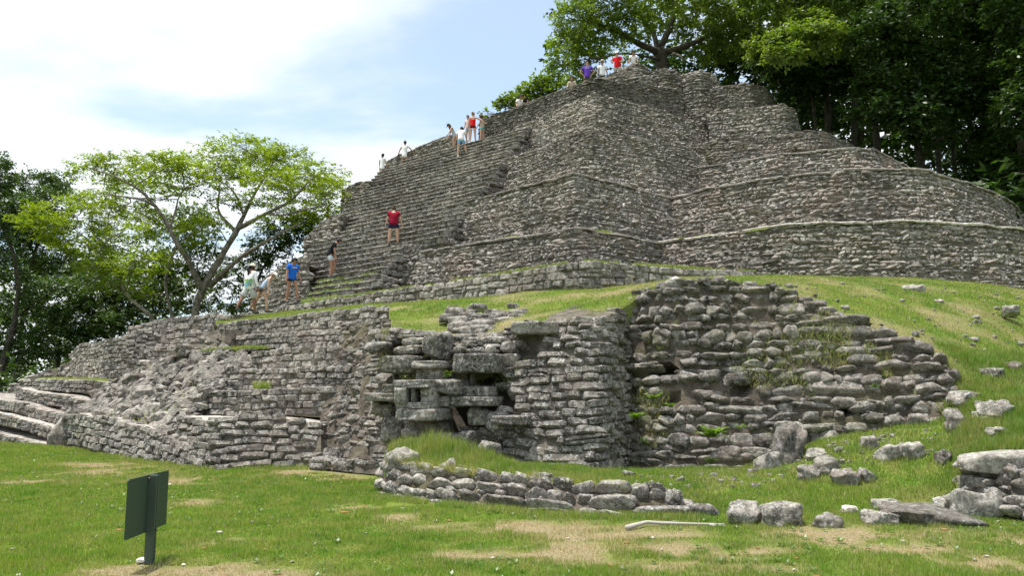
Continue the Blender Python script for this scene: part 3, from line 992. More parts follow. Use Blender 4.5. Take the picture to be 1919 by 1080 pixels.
for k, (lab, a, b) in enumerate([
        ('short pale step just right of the square ruined block', [(236, 678, 27.0), (268, 676, 26.4), (305, 675, 25.8)], [(236, 702, 26.9), (268, 702, 26.3), (305, 700, 25.7)]),
        ('second ruined step above the rubble slope', [(262, 656, 27.9), (300, 652, 27.2), (348, 648, 26.4)], [(262, 680, 27.8), (300, 680, 27.1), (348, 676, 26.3)]),
        ('third ruined step above the rubble slope', [(285, 632, 28.8), (320, 628, 28.2), (372, 624, 27.3)], [(285, 656, 28.7), (320, 656, 28.1), (372, 652, 27.2)]),
        ('fourth ruined step, close under the rounded top ledge', [(262, 618, 29.8), (310, 614, 29.0), (400, 608, 27.9)], [(262, 634, 29.7), (310, 634, 28.9), (400, 630, 27.8)]),
        ('rounded top ledge of the ruined steps, against the trees', [(240, 613, 31.0), (275, 603, 30.2), (300, 598, 29.8), (350, 595, 29.2), (400, 589, 28.6), (436, 590, 28.0)], [(240, 630, 30.9), (275, 622, 30.1), (300, 618, 29.7), (350, 614, 29.1), (400, 610, 28.5), (436, 608, 27.9)])]):
    wall('ruined_step', lab, 'step', W(a), W(b), cap=1.7, seed=80 + k, top_noise=.06, **K_U)
wall('broken_side_wall', 'broken plastered side wall sloping down beside the ruined steps', 'ruined wall',
     W([(338, 655, 25.2), (366, 630, 25.6), (400, 618, 25.8), (420, 620, 25.4)]), W([(338, 668, 25.0), (366, 668, 25.2), (400, 660, 25.2), (420, 656, 25.0)]),
     stone=(.34, .16), mat='pale', cap=1.0, seed=86, skip=.15, top_noise=.06)
for k, (lab, a, b) in enumerate([
        ('small step end at the left edge of the ruins', [(100, 702, 31.2), (118, 697, 30.6), (158, 694, 29.6)], [(100, 716, 31.1), (118, 714, 30.5), (158, 712, 29.5)]),
        ('smaller step end stacked on the left edge of the ruins', [(112, 682, 31.8), (130, 676, 31.2), (158, 674, 30.4)], [(112, 700, 31.7), (130, 698, 31.1), (158, 696, 30.3)]),
        ('low broken wall running down the far left edge of the stair', [(-40, 752, 31), (8, 738, 31.2), (50, 708, 31.4), (85, 694, 31.5), (112, 690, 31.6)], [(-40, 775, 30.7), (8, 765, 30.8), (50, 735, 31.0), (85, 722, 31.2), (112, 716, 31.3)])]):
    wall('side_step', lab, 'step', W(a), W(b), cap=1.3, seed=90 + k, mat='lower', stone=(.4, .17), capmat='ledge', group='left edge of the ruins')

# ------------------------------------------------------------------ the mask wall
MASK_HOLES = ((722, 640, 842, 872, .55), (838, 660, 945, 800, .45), (834, 755, 873, 815, .9), (940, 750, 958, 768, .6), (968, 630, 1002, 680, .22), (720, 696, 776, 722, .95), (855, 696, 912, 724, .95))
MW = wall('mask_wall', 'tall lichen-grey wall that carries the carved stone face', 'mask wall',
     W([(700, 622, 18.0), (735, 618, 17.3), (790, 624, 16.7), (850, 630, 16.3), (915, 628, 16.0), (958, 614, 15.9), (1010, 605, 15.6), (1060, 600, 15.3), (1110, 597, 15.0), (1135, 600, 15.1), (1160, 580, 15.9), (1185, 565, 16.6)]),
     W([(690, 878, 16.4), (735, 878, 16.0), (790, 880, 15.5), (850, 882, 15.1), (915, 882, 14.8), (958, 882, 14.55), (1010, 882, 14.3), (1060, 882, 14.05), (1105, 884, 13.9), (1130, 886, 14.2), (1160, 886, 14.9), (1185, 886, 15.4)]),
     kind='S', ja=.035, stone=(0.40, 0.155), mat='mask', cap=1.4, seed=101, holes=MASK_HOLES, proud=.045, depth=.34, rough=1.2, skip=.03, bulge=0.05, gap=.98, chink=.5)

# right lower wall of big loose-bedded stones
RW_T = [(1178, 556, 16.4), (1205, 545, 16.0), (1260, 530, 15.8), (1330, 528, 15.6), (1390, 530, 15.5), (1440, 535, 15.3), (1475, 545, 15.2), (1530, 572, 15.0), (1560, 600, 14.9), (1640, 622, 14.5), (1690, 648, 14.3), (1755, 662, 14.0), (1785, 700, 13.8), (1800, 740, 13.7)]
RW_B = [(1180, 890, 15.2), (1205, 888, 15.0), (1260, 886, 14.8), (1330, 886, 14.5), (1390, 884, 14.3), (1420, 880, 14.2), (1450, 860, 14.1), (1530, 815, 14.1), (1560, 806, 14.0), (1640, 800, 13.8), (1690, 798, 13.6), (1755, 796, 13.4), (1785, 796, 13.3), (1800, 800, 13.2)]
CW = wall('coursed_stone_wall', 'tall wall of big loose rounded stones right of the mask, crumbling down to the right', 'stone wall',
     W(RW_T), [q - np.array([0, 0, .28]) for q in W(RW_B)], stone=(0.34, 0.17), mat='oldwall', core='corebrown', kind='B', cap=1.2, seed=111, proud=.075, depth=.42, rough=.9, skip=.015, gap=1.06,
     chink=1.0, holes=((1228, 684, 1276, 712, .5), (1368, 714, 1412, 742, .35), (1245, 735, 1275, 757, .25), (1420, 588, 1442, 612, .2), (1578, 766, 1606, 786, .3)), limit=300, ja=.035)

# low boulder wall in front
wall('boulder_wall', 'low front wall of pale lichened boulders with grass on top, on the lawn', 'low wall',
     W([(738, 850, 14.9), (722, 858, 14.0), (718, 866, 13.2), (760, 872, 12.9), (800, 878, 12.7), (900, 889, 12.2), (1000, 898, 11.8), (1100, 911, 11.45), (1200, 919, 11.2), (1290, 936, 11.0), (1325, 962, 10.9)]),
     W([(732, 900, 14.8), (716, 912, 13.9), (712, 940, 12.75), (760, 950, 12.3), (800, 956, 12.1), (900, 972, 11.55), (1000, 980, 11.1), (1100, 984, 10.85), (1200, 984, 10.7), (1290, 984, 10.6), (1325, 984, 10.55)]),
     stone=(0.36, 0.185), mat='boulder', core='corebrown', kind='B', align=True, cap=.8, seed=121, proud=.09, depth=.42, rough=1.1, gap=1.06, skip=.015, chink=.5, minpx=10, ja=.05)

# ------------------------------------------------------------------ carved mask
mask_base = at(800, 880, 15.4)
mask = thing('carved_mask', 'carved giant stone face with square nostrils and dark eye slots, set into the wall', 'stone mask', mask_base)
def block(name, x0, y0, x1, y1, d, depth, flank=0.0, par=mask, mat='mask', seed=0, base=mask_base, pw=16.0, nn=10, rgh=.06):
    """a worn squared block between two surveyed corners, front face at distance d"""
    V, F = big_rock(1000 + seed, nn, pw, rgh, 1.6, 0 if pw > 8 else 3)
    a, b = at(x0, y0, d), at(x1, y1, d)
    e = np.array([.955, -.29, 0])
    wdt = (b[0] - a[0]) / e[0]
    hgt = a[2] - b[2]
    c = (at((x0 + x1) / 2, (y0 + y1) / 2, d))
    nrm = np.array([.29, .955, 0])
    c = c + nrm * depth / 2
    A = np.stack([e * wdt, nrm * depth, np.array([0, 0, hgt])])
    return link(name, mesh_np(name, V @ A + c - base, F, M[mat], smooth=True), par)
B_ = block
brow = B_('brow_block', 713, 666, 776, 700, 15.35, .9, seed=1)
B_('brow_block', 847, 662, 927, 699, 14.85, .95, seed=2)
B_('headdress_block', 769, 676, 826, 691, 15.0, .8, seed=3)
B_('headdress_base', 777, 689, 826, 713, 15.15, .8, seed=4)
B_('crown_column', 786, 620, 830, 676, 15.3, .7, seed=5, pw=5, rgh=.14)
r_ = np.random.default_rng(44)
for k in range(30):
    x0, y0 = r_.uniform(728, 905), r_.uniform(622, 656)
    w_, h_ = r_.uniform(22, 46), r_.uniform(11, 19)
    if 775 < x0 + w_ / 2 < 832 and k % 2:
        continue
    B_('crown_stone', x0, y0, x0 + w_, y0 + h_, 16.0 - (x0 - 728) / 177 * .35 - (y0 - 622) / 34 * .25, .45, seed=200 + k, pw=4, nn=6, rgh=.15)
B_('eye_pillar', 735, 700, 739, 722, 15.75, .2, seed=8)
B_('eye_pillar', 881, 698, 886, 725, 15.35, .2, seed=9)
B_('eye_sill', 714, 720, 738, 738, 15.4, .7, seed=10)
B_('cheek_ledge', 678, 737, 738, 753, 15.4, .9, seed=11)
B_('cheek_block', 685, 752, 712, 778, 15.8, .5, seed=12, pw=6)
B_('eye_sill', 845, 724, 915, 745, 15.0, .7, seed=13)
B_('cheek_ledge', 838, 744, 921, 762, 14.8, .9, seed=14)
# nose with two square nostrils
nose_front = 14.55
B_('nose_lintel', 736, 712, 805, 729, nose_front, 1.0, seed=15)
B_('nose_side', 737, 727, 760, 757, nose_front + .02, .9, seed=16)
B_('nose_bridge', 770, 727, 777, 757, nose_front + .04, .5, seed=17)
B_('nose_side', 787, 727, 808, 757, nose_front + .02, .9, seed=18)
B_('nose_sill', 737, 754, 808, 767, nose_front, 1.0, seed=19)
B_('nose_back', 758, 724, 790, 758, nose_front + .45, .3, seed=20, mat='lowbrown')
B_('nose_flank', 804, 711, 856, 742, 14.75, .9, seed=21, pw=6)
B_('nose_flank', 806, 738, 850, 764, 14.85, .8, seed=22, pw=6)
B_('upper_lip', 738, 766, 815, 790, 14.5, .95, seed=23)
B_('mouth_wall', 754, 788, 832, 812, 15.1, .5, seed=24, mat='lowbrown')
B_('lower_lip', 746, 806, 782, 822, 14.8, .7, seed=25, pw=6)
B_('jaw_stone', 782, 812, 842, 832, 14.75, .7, seed=26, pw=5)
B_('jaw_stone', 838, 808, 890, 838, 14.7, .7, seed=27, pw=5)
B_('mouth_corner', 872, 762, 912, 800, 14.95, .6, seed=28, pw=5)
B_('ear_block', 706, 780, 746, 830, 15.5, .6, seed=29, pw=4, rgh=.15)
B_('ear_block', 694, 756, 738, 782, 15.7, .6, seed=30, pw=4, rgh=.15)
B_('ear_block', 905, 770, 946, 830, 14.8, .5, seed=31, pw=4, rgh=.15)
B_('side_ledge', 918, 780, 984, 797, 14.35, .5, seed=32)
B_('collar_stone', 890, 828, 932, 876, 14.2, .6, seed=33, pw=4, rgh=.18)
B_('niche_lintel', 955, 602, 1042, 626, 15.25, .8, seed=34)
B_('ear_block', 676, 640, 722, 660, 16.6, .6, seed=35, pw=6)
for k, (x0, y0, x1, y1, d) in enumerate([(930, 640, 962, 664, 15.4), (928, 662, 966, 690, 15.3), (934, 688, 960, 712, 15.2), (700, 700, 722, 722, 15.9), (842, 838, 900, 872, 14.75), (760, 830, 842, 868, 15.0)]):
    B_('border_stone', x0, y0, x1, y1, d, .5, seed=50 + k, pw=4, rgh=.15)
tt_ = thing('white_stone', 'small bright white stone on the ledge right of the mask brow', 'stone', at(920, 662, 15.0))
V, F = big_rock(77, 6, 3, .2)
link('stone', mesh_np('stone', V * np.array([.19, .16, .17]) + np.array([0, .1, .08]), F, M['whitestone']), tt_)

# ------------------------------------------------------------------ rubble slope
def bilerp(rows, nu, nv):
    rows = [resample(np.array(W(r)), nu) for r in rows]
    rows = np.array(rows)
    t = np.linspace(0, len(rows) - 1, nv)
    i = np.minimum(t.astype(int), len(rows) - 2)
    f = (t - i)[:, None, None]
    return rows[i] * (1 - f) + rows[i + 1] * f

rub_rows = [[(132, 772, 24.0), (200, 786, 22.2), (290, 806, 20.4), (372, 826, 18.6)],
            [(170, 752, 25.2), (250, 750, 23.0), (310, 765, 21.2), (352, 784, 19.8)],
            [(190, 728, 26.0), (280, 712, 24.4), (340, 722, 22.8), (400, 740, 20.9)],
            [(215, 712, 26.6), (310, 682, 25.4), (390, 676, 24.0), (470, 694, 22.6)],
            [(250, 694, 27.0), (330, 664, 26.2), (420, 655, 24.8), (485, 655, 23.6)]]
G = bilerp(rub_rows, 60, 50)
G[..., 2] += vnoise(G, 1.6, 4, 3) * .16 - .18
RUBBLE_GRID = G
rb = G[25, 30].copy()
rub = thing('rubble_slope', 'slope of bare jagged rubble between the low curving wall and the stepped courses', 'rubble', rb)
low = G.copy(); low[..., 2] -= 1.2; low[..., 1] += .4
link('core', mesh_np('core', G.reshape(-1, 3) - np.array([0, 0, .10]) - rb, grid_faces(50, 60), M['corebrown'], smooth=False), rub)
recs = []
r_ = np.random.default_rng(9)
for _ in range(1700):
    i, j = r_.uniform(0, 48.99), r_.uniform(0, 58.99)
    a, b = int(i), int(j)
    p = G[a, b] * (1 - i + a) * (1 - j + b) + G[a + 1, b] * (i - a) * (1 - j + b) + G[a, b + 1] * (1 - i + a) * (j - b) + G[a + 1, b + 1] * (i - a) * (j - b)
    s = float(np.clip(r_.lognormal(-1.75, .42), .08, .5))
    X = np.array([1, r_.normal(-.35, .45), r_.normal(.25, .4)])
    U = np.array([r_.normal(-.25, .5), r_.normal(-.2, .5), 1.0])
    Xv, Nv, Uv = rock_basis(X, U, s * r_.uniform(.9, 1.7), s * r_.uniform(.6, 1.1), s * r_.uniform(.4, .8), .25, .35, r_)
    recs.append((int(r_.integers(len(TPL))), np.array([Xv, Nv, Uv, p + np.array([0, 0, s * .16])])))
place_stones(rub, rb, recs, 'T', M['rubble'], 300, 6)
# ------------------------------------------------------------------ lawn, mounds and grass
DRY = [(1060, 1030, .9, .35), (1100, 1044, .5, .25), (1215, 1028, .7, .28), (1300, 1040, .8, .3), (1240, 1058, .5, .2), (1585, 1008, 1.0, .45), (1530, 1002, .6, .25), (1766, 1003, .5, .2),
       (1845, 1016, .6, .25), (655, 952, .5, .25), (735, 968, .35, .2), (795, 986, .3, .15), (860, 1038, .4, .15), (230, 880, 1.4, .8), (170, 868, .9, .6), (300, 900, 1.0, .5),
       (60, 905, .8, .4), (1680, 1030, .7, .2), (1420, 1035, .5, .2), (1850, 1060, .6, .25), (1380, 1068, .5, .2), (420, 1010, .5, .2), (360, 940, .6, .3), (560, 890, 1.2, .7), (300, 1065, .8, .3), (420, 1078, .8, .3), (1010, 985, 1.6, .25), (1150, 1000, 1.0, .2)]
DRYW = [(atz(px, py, 0.0), a, b) for px, py, a, b in DRY]

def dryness(P):
    v = np.zeros(P.shape[:-1])
    for c, a, b in DRYW:
        dx, dy = (P[..., 0] - c[0]) / a, (P[..., 1] - c[1]) / (b * 1.6)
        v = np.maximum(v, 1.5 * np.exp(-(dx * dx + dy * dy) * 1.1))
    n = vnoise(P[..., :2], 1.6, 31, 4)
    n2 = vnoise(P[..., :2], 0.45, 37, 3)
    n3 = vnoise(P[..., :2], 5.5, 41, 3)
    v = v * (0.75 + 1.0 * n + 1.1 * n3) + np.clip(n2 * 1.1 + n * .75 - .46, 0, 1) * .8
    return np.clip((v - .20) * 1.4, 0, 1)

def lawn_z(x, y):
    P = np.stack([x, y], -1)
    z = vnoise(P, 0.22, 3, 2) * 0.06 + vnoise(P, 1.1, 4, 2) * 0.022
    near = np.clip((y - 4) / 6, 0, 1)
    return z * near - 0.02

# one sheet: fine near the camera, coarse out to the horizon
xs = np.concatenate([[-2500, -900, -300, -120, -70, -45, -34], np.linspace(-27, 20, 236), [26, 34, 45, 70, 120, 300, 900, 2500]])
ys = np.concatenate([[-600, -150, -40, -12, 0, 3], np.linspace(5, 30, 160), [34, 40, 50, 70, 110, 200, 500, 1200, 3000]])
X, Y = np.meshgrid(xs, ys)
Z = lawn_z(X, Y)
P = np.stack([X, Y, Z], -1)
dry = dryness(P)
g = link('lawn', mesh_np('lawn', P.reshape(-1, 3), grid_faces(len(ys), len(xs)), M['ground'], {'dry': dry.ravel()}), kind='structure')

def patch(name, rows, nu, nv, mat='ground', amp=.05, seed=1, dryadd=0.0, thick=None):
    G = bilerp(rows, nu, nv)
    for _ in range(2):
        G[1:-1] = G[1:-1] * .5 + (G[:-2] + G[2:]) * .25
        G[:, 1:-1] = G[:, 1:-1] * .5 + (G[:, :-2] + G[:, 2:]) * .25
    w = np.ones(G.shape[:2])
    G[..., 2] += vnoise(G[..., :2], .9, seed, 3) * amp * 1.6
    d = np.clip(dryness(G) * .8 + dryadd * (vnoise(G[..., :2], 1.3, seed + 1, 3) + .25), 0, 1)
    # skirt so that the sheet has no open edge in view
    sk = G.copy()
    F = grid_faces(nv, nu)
    pad = np.zeros((nv + 2, nu + 2, 3))
    pad[1:-1, 1:-1] = G
    pad[0, 1:-1], pad[-1, 1:-1] = G[0] - [0, -.12, .8], G[-1] - [0, 0, .8]
    pad[:, 0], pad[:, -1] = pad[:, 1] - [0, 0, .8], pad[:, -2] - [0, 0, .8]
    V = pad.reshape(-1, 3)
    F = grid_faces(nv + 2, nu + 2)
    dfull = np.pad(d, 1, mode='edge')
    # rows run front to back, so faces look up
    link(name, mesh_np(name, V, F, M[mat], {'dry': dfull.ravel()}), kind='structure')
    return G, d

MOUND = [[(735, 604, 17.7), (800, 632, 16.8), (900, 640, 16.3), (958, 614, 16.1), (1060, 601, 15.5), (1110, 598, 15.3), (1150, 582, 15.9), (1200, 548, 16.2), (1260, 531, 15.9), (1390, 531, 15.6), (1475, 546, 15.3), (1530, 573, 15.1), (1560, 600, 15.0), (1640, 622, 14.6), (1690, 648, 14.4), (1755, 662, 14.1), (1800, 690, 13.9), (1880, 770, 13.2), (1990, 840, 12.6)],
         [(730, 588, 19.6), (810, 592, 18.8), (900, 596, 18.2), (1000, 586, 17.8), (1100, 572, 17.2), (1180, 552, 17.3), (1260, 526, 17.2), (1400, 524, 17.0), (1500, 540, 16.8), (1600, 572, 16.3), (1700, 610, 15.9), (1800, 650, 15.5), (1880, 690, 15.2), (1990, 740, 15.0)],
         [(729, 577, 21.6), (810, 571, 20.9), (900, 568, 20.2), (1000, 562, 19.6), (1100, 552, 19.2), (1200, 538, 19.2), (1300, 522, 19.6), (1420, 521, 20.0), (1550, 531, 19.8), (1700, 552, 19.3), (1850, 594, 18.8), (1990, 640, 18.6)],
         [(731, 573, 24.7), (810, 566, 23.4), (900, 558, 22.2), (1000, 549, 21.1), (1062, 543.5, 20.35), (1098, 541.5, 20.05), (1180, 535, 20.6), (1300, 522.5, 21.8), (1415, 520, 22.6), (1550, 522, 22.6), (1700, 529, 22.3), (1850, 548, 22.0), (1990, 575, 22.0)],
         [(731, 566, 27.5), (810, 560, 26.4), (900, 553, 25), (1000, 546, 24), (1062, 540, 23), (1100, 538, 22.8), (1180, 533, 23), (1300, 519, 24.2), (1415, 519, 26.0), (1550, 520, 26.2), (1700, 519, 26.0), (1850, 528, 26.2), (1990, 546, 27.0)]]
Gm, dm = patch('grass_mound', MOUND, 190, 70, amp=.05, seed=5, dryadd=.95)
PATH = [[(404, 604, 28.3), (440, 603, 27.1), (560, 590, 24.5), (650, 580, 22.7), (700, 575, 21.8), (731, 576, 21.3)],
        [(404, 597, 30.4), (440, 597, 29.6), (560, 585.5, 26.8), (650, 577, 24.9), (700, 573, 23.9), (731, 573.5, 23.4)],
        [(404, 598, 33.4), (440, 596, 31.9), (560, 583, 28.7), (650, 575, 26.8), (700, 572, 25.7), (731, 571, 25.2)]]
Gp, dp_ = patch('grass_path', PATH, 60, 14, amp=.02, seed=6, dryadd=.5)
TERR = [[(724, 872, 13.3), (734, 872, 13.2), (760, 874, 13.0), (800, 879, 12.8), (900, 889, 12.3), (1000, 897, 11.95), (1100, 909, 11.55), (1200, 917, 11.3), (1290, 933, 11.1), (1330, 962, 10.95), (1400, 974, 10.6), (1550, 978, 10.5), (1700, 978, 10.45), (1850, 978, 10.4), (1990, 980, 10.4)],
        [(728, 850, 14.1), (738, 844, 13.9), (768, 829, 13.8), (830, 836, 13.5), (890, 850, 13.2), (950, 870, 12.9), (1100, 892, 12.4), (1200, 893, 12.3), (1300, 898, 12.3), (1420, 906, 12.2), (1550, 912, 12.0), (1700, 905, 11.8), (1800, 890, 11.6), (1990, 880, 11.4)],
        [(734, 868, 15.6), (742, 866, 15.3), (790, 868, 15.0), (850, 872, 14.8), (958, 878, 14.4), (1060, 880, 13.9), (1105, 882, 13.75), (1180, 886, 14.3), (1290, 882, 14.0), (1390, 880, 13.7), (1450, 862, 13.6), (1530, 830, 13.7), (1640, 812, 13.5), (1755, 800, 13.1), (1800, 780, 13.0), (1880, 770, 12.9), (1990, 780, 12.6)],
        [(736, 864, 17.0), (744, 862, 16.6), (790, 866, 16.2), (850, 868, 15.8), (958, 872, 15.4), (1060, 874, 14.9), (1105, 876, 14.8), (1180, 880, 15.5), (1290, 876, 15.2), (1390, 874, 14.9), (1450, 856, 14.8), (1530, 822, 14.9), (1640, 800, 14.6), (1755, 780, 14.2), (1800, 730, 14.0), (1880, 750, 13.6), (1990, 770, 13.4)]]
Gt, dt = patch('grass_terrace', TERR, 170, 50, amp=.045, seed=7, dryadd=.35)
# the steep bank at the right edge
BANK = [[(1790, 905, 11.2), (1830, 930, 10.9), (1900, 950, 10.6), (1990, 960, 10.4)],
        [(1785, 850, 12.0), (1825, 850, 11.6), (1900, 862, 11.2), (1990, 872, 11.0)],
        [(1780, 800, 12.9), (1830, 790, 12.4), (1900, 795, 12.1), (1990, 800, 11.8)],
        [(1765, 740, 13.8), (1830, 735, 13.4), (1900, 738, 13.1), (1990, 742, 12.9)],
        [(1750, 670, 14.3), (1830, 690, 14.3), (1900, 692, 14.3), (1990, 700, 14.2)],
        [(1750, 662, 15.2), (1830, 665, 15.4), (1900, 672, 15.5), (1990, 680, 15.5)]]
Gb, db = patch('grass_bank', BANK, 50, 50, amp=.09, seed=8, dryadd=.25)
# grass strip on the fifth lower step and on the head of the rubble
link('forest_floor', mesh_np('forest_floor', np.array([[-90, 34, -.01], [-18, 34, -.01], [-4, 44, -.01], [-4, 120, -.01], [-90, 120, -.01]]) + np.array([0, 0, .03]), np.array([[0, 1, 2, 3, 4]]), M['forestsoil'], smooth=False), kind='structure')
# wooded hill that the pyramid leans on
hx, hy = np.linspace(0, 1, 40), np.linspace(0, 1, 30)
HX, HY = np.meshgrid(hx, hy)
Xh = -1 + 80 * HX
Yh = 47 - 20 * np.clip((Xh - 4) / 18, 0, 1) ** 1.0 + 75 * HY
Zh = 4.2 + 9.0 * np.clip(1 - np.abs(Xh - 4) / 13, 0, 1) + 2.0 * np.clip((Xh - 14) / 10, 0, 1) * np.clip((Yh - 38) / 15, 0, 1) - 4 * HY
Ph = np.stack([Xh, Yh, Zh + vnoise(np.stack([Xh, Yh], -1), .2, 9, 3) * .5], -1)
link('wooded_hill', mesh_np('wooded_hill', Ph.reshape(-1, 3), grid_faces(30, 40), M['forestsoil']), kind='structure')

# ---- blades
def blades(P, N, hgt, wid, r, lean=.55):
    n = len(P)
    a = r.uniform(0, 2 * np.pi, n)
    side = np.stack([np.cos(a), np.sin(a), np.zeros(n)], 1)
    la = r.uniform(0, 2 * np.pi, n)
    ld = np.stack([np.cos(la), np.sin(la), np.zeros(n)], 1) * r.uniform(0.1, lean, n)[:, None]
    up = np.array([0, 0, 1.0])
    h = hgt[:, None]
    w = wid[:, None]
    v0 = P - side * w * .5
    v1 = P + side * w * .5
    v2 = P + up * h + ld * h
    return np.stack([v0, v1, v2], 1).reshape(-1, 3)

def grid_sample(G, d, n, r, weight=None):
    a, b = G[:-1, :-1], G[:-1, 1:]
    c = G[1:, :-1]
    area = np.linalg.norm(np.cross(b - a, c - a), axis=-1)
    ctr = (a + b + c) / 3
    px, py, dist = proj(ctr)
    w = area.copy()
    w[(px < -80) | (px > 2000) | (py > 1130) | (dist < 1)] = 0
    w = w / np.maximum(dist, 3) ** 1.35
    if weight is not None:
        w = w * weight(ctr)
    w = w.ravel() / w.sum()
    k = r.choice(len(w), n, p=w)
    i, j = k // area.shape[1], k % area.shape[1]
    u, v = r.random(n)[:, None], r.random(n)[:, None]
    P = G[i, j] * (1 - u) * (1 - v) + G[i, j + 1] * u * (1 - v) + G[i + 1, j] * (1 - u) * v + G[i + 1, j + 1] * u * v
    return P, d[i, j]

def grass(name, G, d, n, h0, seed, weight=None, tall=None, lab=None):
    r = np.random.default_rng(seed)
    P, dd = grid_sample(G, d, n, r, weight)
    keep = r.random(n) > dd * .72
    P, dd = P[keep], dd[keep]
    dist = np.linalg.norm(P - np.array([0, 0, EYE]), axis=1)
    clump = np.clip(vnoise(P[:, :2], 3.0, seed, 2) * .9 + 1, .3, 2)
    h = h0 * r.uniform(.5, 1.35, len(P)) * clump * (1 - .45 * dd)
    if tall is not None:
        h = h * tall(P)
    w = np.maximum(.0075, dist * .0009) * r.uniform(.7, 1.4, len(P))
    V = blades(P, None, h, w, r)
    tone = np.repeat(np.clip(r.normal(.5, .22, len(P)), 0, 1), 3)
    d3 = np.repeat(np.clip(dd * r.uniform(.6, 1.3, len(P)) + (r.random(len(P)) < .07) * .8, 0, 1), 3)
    F = np.arange(len(V)).reshape(-1, 3)
    o = link(name, mesh_np(name, V, F, M['grass'], {'tone': tone, 'dry': d3}, smooth=False), kind='stuff')
    return o

i0, i1 = np.searchsorted(ys, 5.9), np.searchsorted(ys, 27)
j0, j1 = np.searchsorted(xs, -26.9), np.searchsorted(xs, 14)
GL = P[i0:i1, j0:j1]
grass('lawn_grass', GL, dry[i0:i1, j0:j1], 360000, .042, 41, weight=lambda c: np.where((c[..., 1] > 15.6 + np.clip(-(c[..., 0] + 3) * .80, -1.5, 14)), .01, 1) * np.where((c[..., 0] > -1.8) & (c[..., 1] > 11.6), .02, 1))
grass('mound_grass', Gm, dm, 120000, .05, 42)
grass('path_grass', Gp, dp_, 16000, .06, 43)
def tallf(P):
    px, py, _ = proj(P)
    a = np.exp(-(((px - 800) / 95) ** 2 + ((py - 848) / 26) ** 2)) * 1.5
    return 1 + a + np.clip((1250 - px) / 500, 0, .8)
grass('terrace_grass', Gt, dt, 110000, .06, 44, tall=tallf)
grass('bank_grass', Gb, db, 50000, .10, 45, tall=lambda P: 1 + 0.9 * np.clip(vnoise(P, .9, 5, 2) + .2, 0, 1))

# grass growing on ledges: little strips that hug the stones
def strip_grass(name, pts, width, n, h, seed):
    r = np.random.default_rng(seed)
    L = resample(np.array(W(pts)), 200)
    o = outward(L)
    k = r.integers(0, 200, n)
    P = L[k] - o[k] * (r.random(n)[:, None] ** 1.0) * width
    P[:, 2] += .0
    m = vnoise(P, 1.1, seed, 2) > -.25
    P = P[m]
    dist = P[:, 1]
    hh = h * r.uniform(.4, 1.3, len(P))
    V = blades(P, None, hh, np.maximum(.01, dist * .0009), r, .9)
    link(name, mesh_np(name, V, np.arange(len(V)).reshape(-1, 3), M['grass'], {'tone': np.repeat(r.random(len(P)), 3), 'dry': np.repeat(r.random(len(P)) * .35, 3)}, smooth=False), kind='stuff')
strip_grass('ledge_grass', [(560, 569, 28.4), (731, 543.5, 25), (900, 518, 22.4), (1060, 493, 20.5), (1098, 489, 20.2), (1250, 499, 21.4), (1415, 509, 22.8)], .35, 9000, .07, 51)
strip_grass('ledge_grass', [(66, 711, 29), (140, 712, 27.3), (214, 716, 26.0)], .9, 3500, .07, 52)
strip_grass('ledge_grass', [(330, 668, 25.6), (390, 657, 25.0), (470, 652, 23.6)], .7, 3500, .10, 53)
strip_grass('ledge_grass', [(440, 730, 19.9), (486, 729, 19.4)], .35, 1100, .2, 54)
strip_grass('ledge_grass', [(1400, 434, 25), (1440, 428, 25)], .2, 300, .05, 56)
for (a, b, z, sd) in ((-30.2, -25.2, 5.27, 57), (-29.5, -25.0, 5.58, 58), (-29.0, -24.6, 5.9, 59), (-28.2, -24.3, 6.2, 60)):
    r = np.random.default_rng(sd)
    s = 22.5 + (z - 7.83) / .85
    n = 1500
    t = r.uniform(a, b, n)
    Pg = np.array([stair_point(s + .02 + .35 * r.random(), q, z) for q in t])
    m = vnoise(Pg, .8, sd, 2) > -.2
    Pg = Pg[m]
    V = blades(Pg, None, .13 * r.uniform(.4, 1.4, len(Pg)), np.full(len(Pg), .035), r, .9)
    link('step_grass', mesh_np('step_grass', V, np.arange(len(V)).reshape(-1, 3), M['grass'], {'tone': np.repeat(.5 + .5 * r.random(len(Pg)), 3), 'dry': np.repeat(r.random(len(Pg)) * .25, 3)}, smooth=False), kind='stuff')

# grass that grows up against the feet of walls and stones
def foot_grass(name, pts, n, h, seed, width=.28):
    r = np.random.default_rng(seed)
    L = resample(np.array(W(pts)), 300)
    o = outward(L)
    k = r.integers(0, 300, n)
    P = L[k] + o[k] * (r.random(n)[:, None] ** 1.6 * width - .04)
    P[:, 2] = lawn_z(P[:, 0], P[:, 1])
    P = P[vnoise(P, 1.7, seed, 2) > -.30]
    V = blades(P, None, h * r.uniform(.35, 1.3, len(P)), np.maximum(.009, P[:, 1] * .0008) * r.uniform(.7, 1.4, len(P)), r, .7)
    link(name, mesh_np(name, V, np.arange(len(V)).reshape(-1, 3), M['grass'], {'tone': np.repeat(r.random(len(P)), 3), 'dry': np.repeat(np.clip(r.normal(.15, .25, len(P)), 0, 1), 3)}, smooth=False), kind='stuff')
foot_grass('wall_foot_grass', [(0, 832, 26), (92, 846, 23.4), (130, 838, 23.0), (215, 855, 20.8), (270, 864, 19.5), (345, 878, 17.8), (382, 887, 16.9), (412, 889, 16.7), (500, 887, 17.1), (580, 880, 17)], 6000, .10, 61, .4)
foot_grass('wall_foot_grass', [(712, 943, 12.6), (760, 951, 12.2), (800, 957, 12.0), (900, 973, 11.5), (1000, 981, 11.0), (1100, 985, 10.8), (1200, 985, 10.65), (1325, 985, 10.5)], 7000, .085, 62, .3)
